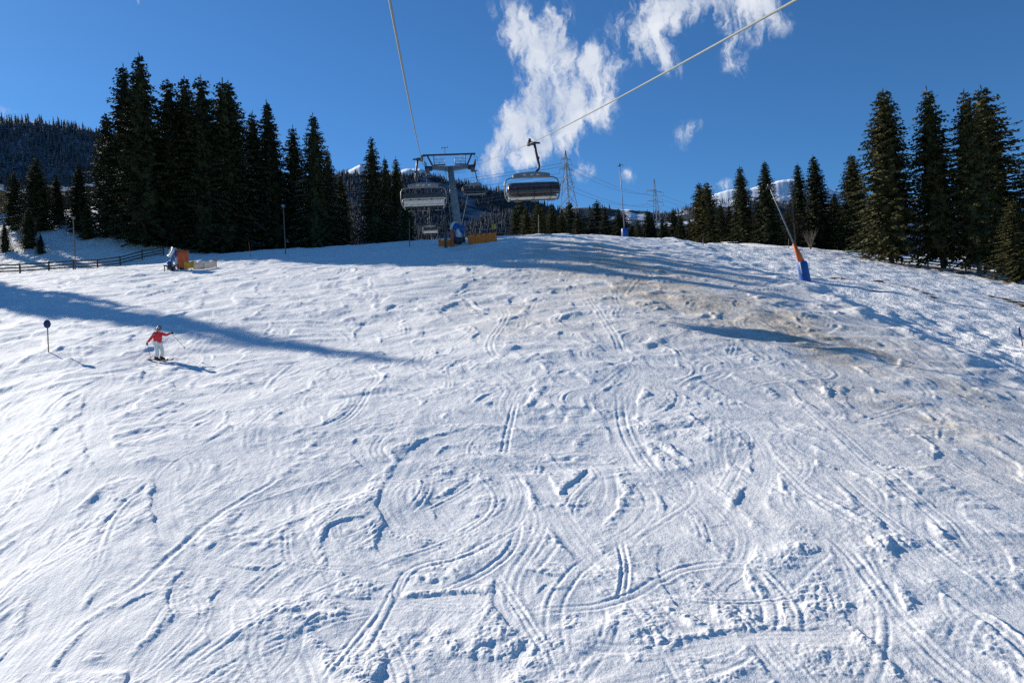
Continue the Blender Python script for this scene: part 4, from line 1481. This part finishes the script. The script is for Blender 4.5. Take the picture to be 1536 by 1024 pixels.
p = at(140, 305, 160)
house(Vector((p.x, 160, p.z - 2.0)), 9, 8, 3.6, 1.2, R(18), 'chalet_wood', 'brown wooden chalet with snowy roof half hidden by the tall left stand', ((-3.0, 2.7), (0, 2.7), (2.6, 2.7)))
p = at(84, 303, 168)
house(Vector((p.x, 168, p.z - 2.0)), 8.5, 8, 3.4, 1.1, R(8), 'chalet_wood', 'low chalet with snowy roof showing between the small bank spruces', ((-2.6, 2.6), (0, 2.6), (2.6, 2.6)))
p = at(-8, 305, 150)
house(Vector((p.x, 150, p.z - 2.2)), 7, 8, 3.6, 1.4, R(12), 'ochre', 'ochre house with white roof at the left edge', ((-2, 2.6), (2, 2.6)))

# ------------------------------------------------------------------ pylons and wires


def pylon(px, top_py, dist, foot_z, arms, wid, label):
    t = at(px, top_py, dist)
    hgt = t.z - foot_z
    e = empty('power_pylon', (t.x, dist, foot_z), R(35), label=label, cat='pylon', group='lattice power pylons')
    k = MB()
    lev = 15

    def hw(f): return wid * (1 - f) ** 1.1 * .5 + .30 * (1 - f * .8)
    for sx in (-1, 1):
        for sy in (-1, 1):
            k.tube([(sx * hw(i / lev), sy * hw(i / lev), hgt * i / lev) for i in range(lev + 1)], .17, 4)
    for i in range(lev):
        f0, f1 = i / lev, (i + 1) / lev; a, b = hw(f0), hw(f1)
        for s in (-1, 1):
            for c in ((-1, 1), (1, -1)):
                k.tube([(c[0] * a, s * a, hgt * f0), (c[1] * b, s * b, hgt * f1)], .085, 4, False)
                k.tube([(s * a, c[0] * a, hgt * f0), (s * b, c[1] * b, hgt * f1)], .085, 4, False)
    k.build('lattice', 'steel', e)
    ends = []
    for f, al in arms:
        for s in (-1, 1):
            k = MB(); z = hgt * f; w = hw(f)
            for y in (-1, 1):
                k.tube([(s * w, y * w, z + .9), (s * al, 0, z)], .07, 4); k.tube([(s * w, y * w, z), (s * al, 0, z)], .07, 4)
            for q in (.3, .6):
                k.tube([(s * (w + (al - w) * q), 0, z), (s * (w + (al - w) * q), 0, z + .9 * (1 - q))], .05, 4)
            a = k.build('arm', 'steel', e)
            k = MB(); k.lathe([(.02, 0), (.09, -.1), (.05, -.3), (.11, -.5), (.05, -.8), (.11, -1.0), (.05, -1.3), (.1, -1.6), (.02, -1.9)], (s * al, 0, z), (0, 0, 1), 6); k.build('insulator', 'dark_steel', a)
            ends.append(Matrix.Translation(e.location) @ Matrix.Rotation(R(35), 4, 'Z') @ Vector((s * al, 0, z - 1.9)))
    return e, ends


_, E1 = pylon(848, 226, 300, 24, ((.81, 3.6), (.885, 3.8), (.946, 2.8)), 15.0, 'near lattice power pylon right of the nearest lift chair')
_, E2 = pylon(981, 268, 430, 24, ((.84, 6.6), (.91, 7.2)), 11.0, 'farther lattice power pylon above the crest trees')


def wire(a, b, sag, label, group):
    k = MB(); n = 26
    k.tube([a.lerp(b, i / n) - Vector((0, 0, sag * 4 * (i / n) * (1 - i / n))) for i in range(n + 1)], .06, 4, False)
    tag(k.build('power_line', 'dark_steel'), label, 'wire', group)


for i in range(4):
    wire(E1[i + (0 if i < 2 else 2)], E2[i], 3.5, 'thin power line strung between the two lattice pylons', 'wires between the pylons')
    wire(E2[i], E2[i] + Vector((160, 190, 4 + i)), 5, 'thin power line running right from the farther pylon', 'wires right of the pylons')
for i in range(6):
    wire(E1[i], E1[i] + Vector((-150, 10, -2)), 3.5, 'thin power line running left from the near pylon behind the chair', 'wires left of the near pylon')
# thin service lines of the lower lift, low over the crest trees
for i in range(3):
    wire(at(640, 336 + 6 * i, 190), at(960, 316 + 9 * i, 180), 1.2, 'thin pale line sagging low before the crest trees', 'low lines before the crest trees')

# ------------------------------------------------------------------ skier


def skin_obj(name, verts, edges, radii, material, parent, root=0, sub=2):
    me = bpy.data.meshes.new(name)
    me.from_pydata([tuple(v) for v in verts], edges, [])
    o = link(name, me, parent)
    md = o.modifiers.new('Skin', 'SKIN')
    if not me.skin_vertices:
        return o
    for i, rr in enumerate(radii):
        me.skin_vertices[0].data[i].radius = (rr, rr) if not isinstance(rr, tuple) else rr
        me.skin_vertices[0].data[i].use_root = (i == root)
    md.use_smooth_shade = True
    s = o.modifiers.new('Subdivision', 'SUBSURF'); s.levels = sub; s.render_levels = sub
    me.materials.append(MATS[material])
    return o


fs_ = ground(239, 540)
# local frame: +x is the way the skis point, -y towards the viewer
SRZ = R(-30)
sk = empty('person', fs_ + Vector((0, 0, .06)), SRZ, label='skier in red jacket, white trousers and dark helmet, arms spread with poles', cat='person')
J = dict(pel=(-.04, 0, .88), sp=(-.02, 0, 1.08), ch=(.02, 0, 1.28), nk=(.06, 0, 1.42), hb=(.09, 0, 1.50), hd=(.13, 0, 1.60),
         shl=(.03, .18, 1.36), ell=(.17, .34, 1.26), hal=(.38, .46, 1.38),     # far arm stretched forward
         shr=(.0, -.18, 1.36), elr=(-.17, -.30, 1.12), har=(-.33, -.40, .92),  # near arm back and down
         hil=(-.03, .10, .84), knl=(.10, .12, .46), anl=(.02, .13, .10), tol=(.20, .13, .05),
         hir=(-.03, -.10, .84), knr=(.06, -.12, .46), anr=(-.04, -.13, .10), tor=(.14, -.13, .05))
names = list(J)
ed = [('pel', 'sp'), ('sp', 'ch'), ('ch', 'nk'), ('nk', 'hb'), ('hb', 'hd'), ('ch', 'shl'), ('shl', 'ell'), ('ell', 'hal'), ('ch', 'shr'), ('shr', 'elr'), ('elr', 'har'),
      ('pel', 'hil'), ('hil', 'knl'), ('knl', 'anl'), ('anl', 'tol'), ('pel', 'hir'), ('hir', 'knr'), ('knr', 'anr'), ('anr', 'tor')]
rad = dict(pel=.13, sp=.115, ch=.13, nk=.06, hb=.075, hd=.095, shl=.065, ell=.045, hal=.03, shr=.065, elr=.045, har=.03, hil=.085, knl=.062, anl=.045, tol=.03, hir=.085, knr=.062, anr=.045, tor=.03)
body = skin_obj('body', [J[n] for n in names], [(names.index(a), names.index(b)) for a, b in ed], [rad[n] for n in names], 'skin', sk)
# face: nose, eyes and mouth looking along the skis
k = MB(); k.lathe([(.0, .0), (.016, .01), (.014, .03), (.0, .045)], (.215, 0, 1.585), (1, 0, -.25), 8); k.build('nose', 'skin', body)
k = MB()
for s in (-1, 1): k.lathe([(0, -.008), (.012, 0), (0, .012)], (.213, s * .033, 1.615), (1, 0, 0), 8)
k.build('eyes', 'black', body)
k = MB(); k.box((.212, 0, 1.545), (.012, .05, .012)); k.build('mouth', 'red', body)
# jacket
jn = ['hem', 'sp', 'ch', 'nk', 'shl', 'ell', 'wl', 'shr', 'elr', 'wr']
jp = dict(J, hem=(-.04, 0, .80), wl=tuple(np.array(J['ell']) * .15 + np.array(J['hal']) * .85), wr=tuple(np.array(J['elr']) * .15 + np.array(J['har']) * .85))
jr = dict(hem=(.21, .19), sp=.175, ch=.185, nk=.10, shl=.105, ell=.075, wl=.06, shr=.105, elr=.075, wr=.06)
je = [('hem', 'sp'), ('sp', 'ch'), ('ch', 'nk'), ('ch', 'shl'), ('shl', 'ell'), ('ell', 'wl'), ('ch', 'shr'), ('shr', 'elr'), ('elr', 'wr')]
jk = skin_obj('jacket', [jp[n] for n in jn], [(jn.index(a), jn.index(b)) for a, b in je], [jr[n] for n in jn], 'red', sk, root=1)
hdv = skin_obj('hood', [(-.06, 0, 1.40), (-.10, 0, 1.46), (.0, .0, 1.47)], [(0, 1), (1, 2)], [.10, .085, .07], 'red', jk)
skin_obj('hair', [(.02, 0, 1.55), (-.03, 0, 1.46), (-.06, 0, 1.36)], [(0, 1), (1, 2)], [.075, .06, .035], 'hair', body)
# trousers
tn = ['pel', 'hil', 'knl', 'cl', 'hir', 'knr', 'cr']
tp = dict(J, cl=(.03, .13, .17), cr=(-.03, -.13, .17))
tr_ = dict(pel=.165, hil=.12, knl=.10, cl=.098, hir=.12, knr=.10, cr=.098)
te = [('pel', 'hil'), ('hil', 'knl'), ('knl', 'cl'), ('pel', 'hir'), ('hir', 'knr'), ('knr', 'cr')]
skin_obj('trousers', [tp[n] for n in tn], [(tn.index(a), tn.index(b)) for a, b in te], [tr_[n] for n in tn], 'trousers', sk)
# helmet with goggles
k = MB(); k.lathe([(.118, -.05), (.128, .0), (.122, .05), (.095, .095), (.05, .125), (.0, .135)], (.115, 0, 1.615), (-.12, 0, 1), 18)
hm = k.build('helmet', 'black', sk)
k = MB()
k.lathe([(.120, -.03), (.135, -.03), (.137, .03), (.122, .03)], (.115, 0, 1.625), (-.12, 0, 1), 18); k.build('goggle_strap', 'gun_white', hm)
k = MB(); k.box((.245, 0, 1.61), (.05, .16, .075), bev=.4); k.build('goggles', 'glass', hm)
for sname, w, dirv in (('l', J['hal'], (.55, .2, -.25)), ('r', J['har'], (-.3, -.1, -.9))):
    # glove: palm, four curled fingers and a thumb closed on the pole grip
    d0 = Vector(dirv).normalized(); w0 = Vector(w)
    side = Vector((0, 0, 1)).cross(d0).normalized() if abs(d0.z) < .9 else Vector((0, 1, 0)); upv = d0.cross(side)
    vs = [w0 - d0 * .03, w0 + d0 * .03, w0 + d0 * .07]; es = [(0, 1), (1, 2)]; rs_ = [.045, .05, .048]
    for q, ln in ((-.033, .034), (-.011, .04), (.011, .038), (.033, .03)):
        a = len(vs); vs += [w0 + d0 * .085 + upv * q, w0 + d0 * (.085 + ln) + upv * q + side * .015, w0 + d0 * (.075 + ln * .6) + upv * q + side * .05]
        es += [(2, a), (a, a + 1), (a + 1, a + 2)]; rs_ += [.015, .014, .012]
    a = len(vs); vs += [w0 + d0 * .03 + upv * .05 + side * .02, w0 + d0 * .06 + upv * .055 + side * .055]
    es += [(1, a), (a, a + 1)]; rs_ += [.017, .014]
    skin_obj('glove', vs, es, rs_, 'black', sk, sub=1)
for s, a in ((1, 'anl'), (-1, 'anr')):
    x, y, z = J[a]
    k = MB(); k.tube([(x - .03, y, z + .16), (x - .02, y, z)], [.085, .08], 10); k.box((x + .06, y, z - .02), (.31, .11, .12), bev=.3); k.build('boot', 'black', sk)
sm_ = Matrix.Translation(sk.location) @ Matrix.Rotation(SRZ, 4, 'Z')
for s, a, lab in ((1, 'anl', 'far dark ski under the skier in the red jacket'), (-1, 'anr', 'near dark ski under the skier in the red jacket')):
    x, y, z = J[a]
    c = sm_ @ Vector((x + .08, y, .02))
    e = empty('ski', c, SRZ, label=lab, cat='ski', group='skis of the skier')
    f1, f0 = [sm_ @ Vector((x + q, y, 0)) for q in (.80, -.70)]
    e.rotation_euler = (0, -math.atan2(G(f1.x, f1.y) - G(f0.x, f0.y), 1.5) * .6, SRZ)
    k = MB(); vs = []; fs = []
    n = 14
    for i in range(n + 1):
        q = i / n; xx = -.75 + 1.6 * q; w = .045 + .016 * abs(2 * q - 1) ** 2
        if q > .93: w *= (1 - q) / .07 * .8 + .2
        zz = .12 * max(0, (q - .86) / .14) ** 2
        vs += [(xx, -w, zz), (xx, w, zz), (xx, w, zz + .02), (xx, -w, zz + .02)]
    for i in range(n):
        a_ = 4 * i
        for j in range(4): fs.append((a_ + j, a_ + (j + 1) % 4, a_ + 4 + (j + 1) % 4, a_ + 4 + j))
    fs += [(0, 3, 2, 1), (4 * n, 4 * n + 1, 4 * n + 2, 4 * n + 3)]
    k.add(vs, fs); k.build('blade', 'black', e)
    k = MB(); k.box((.12, 0, .04), (.10, .08, .04)); k.box((-.18, 0, .045), (.12, .08, .05)); k.build('binding', 'dark_steel', e)
for (w, tipl, lab) in ((J['hal'], (1.22, .62, .52), 'ski pole held out to the right in the skier\'s forward hand'), (J['har'], (-.02, -.42, -.02), 'ski pole trailing down from the skier\'s rear hand')):
    a = sm_ @ Vector(w); b = sm_ @ Vector(tipl)
    dv = (b - a).normalized()
    a2 = a - dv * .06
    e = empty('ski_pole', a2, label=lab, cat='ski pole', group='poles of the skier')
    k = MB(); k.tube([(0, 0, 0), b - a2], .0095, 6); k.build('shaft', 'dark_steel', e)
    k = MB(); k.tube([(0, 0, 0), dv * .13], .02, 8); k.build('grip', 'black', e)
    k = MB(); k.lathe([(.01, 0), (.045, .01), (.045, .02), (.01, .03)], (b - a2) - dv * .09, dv, 12); k.build('basket', 'black', e)

# ------------------------------------------------------------------ sun and sky
SAZ, SEL = 51.0, 26.0
sd = bpy.data.lights.new('sun', 'SUN')
sd.energy = 6.8
sd.angle = R(0.5)
sd.color = (1.0, 0.935, 0.82)
so = link('sun', sd)
sv = Vector((-math.sin(R(SAZ)) * math.cos(R(SEL)), math.cos(R(SAZ)) * math.cos(R(SEL)), math.sin(R(SEL))))
so.rotation_euler = sv.to_track_quat('Z', 'Y').to_euler()
so.location = (-60, 60, 80)

w = bpy.data.worlds.new('World')
scene.world = w
w.use_nodes = True
nt = w.node_tree; N = nt.nodes; L = nt.links
N.clear()
out = N.new('ShaderNodeOutputWorld')
sky = N.new('ShaderNodeTexSky')
sky.sky_type = 'NISHITA'
sky.sun_disc = False
sky.sun_elevation = R(SEL)
sky.sun_rotation = R(-SAZ)
sky.altitude = 1500
sky.air_density = 1.0
sky.dust_density = 0.3
sky.ozone_density = 3.0
tint = N.new('ShaderNodeMix'); tint.data_type = 'RGBA'; tint.blend_type = 'MULTIPLY'; tint.inputs['Factor'].default_value = 1
L.new(sky.outputs['Color'], tint.inputs['A']); tint.inputs['B'].default_value = (0.41, 0.79, 1.10, 1)
bg = N.new('ShaderNodeBackground'); bg.inputs['Strength'].default_value = 0.105
L.new(tint.outputs['Result'], bg.inputs['Color'])
# clouds by direction: (x/y, z/y) in front of the viewer
tc = N.new('ShaderNodeTexCoord')
sp = N.new('ShaderNodeSeparateXYZ'); L.new(tc.outputs['Generated'], sp.inputs[0])


def math_(op, a, b=None, clamp=False):
    n = N.new('ShaderNodeMath'); n.operation = op; n.use_clamp = clamp
    for i, v in enumerate((a, b)):
        if v is None: continue
        if isinstance(v, (int, float)): n.inputs[i].default_value = v
        else: L.new(v, n.inputs[i])
    return n.outputs[0]


yy = math_('MAXIMUM', sp.outputs['Y'], 0.05)
cx = math_('DIVIDE', sp.outputs['X'], yy); cz = math_('DIVIDE', sp.outputs['Z'], yy)
cv = N.new('ShaderNodeCombineXYZ'); L.new(cx, cv.inputs[0]); L.new(cz, cv.inputs[1])
nw = N.new('ShaderNodeTexNoise'); nw.inputs['Scale'].default_value = 14; nw.inputs['Detail'].default_value = 5; nw.inputs['Roughness'].default_value = .6
L.new(cv.outputs[0], nw.inputs['Vector'])
vsb = N.new('ShaderNodeVectorMath'); vsb.operation = 'SUBTRACT'; L.new(nw.outputs['Color'], vsb.inputs[0]); vsb.inputs[1].default_value = (.5, .5, .5)
vsc = N.new('ShaderNodeVectorMath'); vsc.operation = 'SCALE'; L.new(vsb.outputs[0], vsc.inputs[0]); vsc.inputs['Scale'].default_value = 0.055
wv = N.new('ShaderNodeVectorMath'); wv.operation = 'ADD'; L.new(cv.outputs[0], wv.inputs[0]); L.new(vsc.outputs[0], wv.inputs[1])
acc = None
for px, py, rx, ry, rot, k in ((760, 236, 78, 44, 25, 1.05), (795, 200, 85, 60, 40, 1.5), (840, 145, 100, 80, 35, 1.6), (800, 80, 50, 100, 12, .95), (880, 120, 70, 55, 30, 1.1),
                               (905, 80, 34, 48, 15, .9), (765, 30, 40, 70, 10, .95), (832, 40, 38, 85, -5, .95), (890, 170, 55, 42, 10, .9), (970, 38, 80, 72, 30, 1.2),
                               (1060, 8, 135, 46, 5, 1.15), (1140, 25, 85, 60, 25, 1.2), (1104, 98, 30, 36, 30, 1.0), (1000, 92, 32, 42, 30, .9), (1032, 200, 46, 40, 40, .52),
                               (882, 256, 34, 20, 0, .75), (935, 258, 18, 30, 20, .65), (-10, 168, 50, 24, 10, .9), (870, 225, 40, 30, 20, .6), (1080, 280, 40, 14, 0, .6), (205, 0, 20, 10, 0, .6)):
    d = ray(px, py)
    mp = N.new('ShaderNodeMapping'); mp.vector_type = 'TEXTURE'
    mp.inputs['Location'].default_value = (d.x, d.z, 0)
    mp.inputs['Rotation'].default_value = (0, 0, R(rot))
    mp.inputs['Scale'].default_value = (1.02 * rx / FPX, 1.02 * ry / FPX, 1)
    L.new(wv.outputs[0], mp.inputs['Vector'])
    gt = N.new('ShaderNodeTexGradient'); gt.gradient_type = 'SPHERICAL'; L.new(mp.outputs[0], gt.inputs['Vector'])
    s_ = math_('MULTIPLY', gt.outputs['Fac'], k)
    acc = s_ if acc is None else math_('ADD', acc, s_)
mpn = N.new('ShaderNodeMapping'); mpn.inputs['Rotation'].default_value = (0, 0, R(-28)); mpn.inputs['Scale'].default_value = (2.1, .75, 1); L.new(wv.outputs[0], mpn.inputs['Vector'])
nf = N.new('ShaderNodeTexNoise'); nf.inputs['Scale'].default_value = 22; nf.inputs['Detail'].default_value = 11; nf.inputs['Roughness'].default_value = .64
L.new(mpn.outputs[0], nf.inputs['Vector'])
amp = math_('MULTIPLY', math_('MULTIPLY', acc, 2.2, True), 3.1)
fld = math_('ADD', math_('MULTIPLY', math_('MINIMUM', acc, 1.15), 0.78), math_('MULTIPLY', math_('SUBTRACT', nf.outputs['Fac'], 0.52), amp))
den = N.new('ShaderNodeMapRange'); den.interpolation_type = 'SMOOTHSTEP'
L.new(fld, den.inputs['Value']); den.inputs['From Min'].default_value = .14; den.inputs['From Max'].default_value = 1.04
front = math_('GREATER_THAN', sp.outputs['Y'], 0.06)
den2 = math_('MULTIPLY', math_('MULTIPLY', den.outputs[0], front), 0.94)
nl = N.new('ShaderNodeTexNoise'); nl.inputs['Scale'].default_value = 11; nl.inputs['Detail'].default_value = 6
L.new(wv.outputs[0], nl.inputs['Vector'])
cr = N.new('ShaderNodeValToRGB')
cr.color_ramp.elements[0].position = .35; cr.color_ramp.elements[0].color = (0.50, 0.58, 0.73, 1)
cr.color_ramp.elements[1].position = .62; cr.color_ramp.elements[1].color = (0.86, 0.89, 0.95, 1)
L.new(nl.outputs['Fac'], cr.inputs['Fac'])
bc = N.new('ShaderNodeBackground'); bc.inputs['Strength'].default_value = 1.0; L.new(cr.outputs['Color'], bc.inputs['Color'])
mxs = N.new('ShaderNodeMixShader'); L.new(den2, mxs.inputs[0]); L.new(bg.outputs[0], mxs.inputs[1]); L.new(bc.outputs[0], mxs.inputs[2])
L.new(mxs.outputs[0], out.inputs['Surface'])

scene.view_settings.view_transform = 'Standard'
scene.view_settings.look = 'None'
scene.view_settings.exposure = 0
scene.cycles.use_denoising = False
scene.cycles.max_bounces = 5
scene.cycles.diffuse_bounces = 3
scene.cycles.transparent_max_bounces = 8
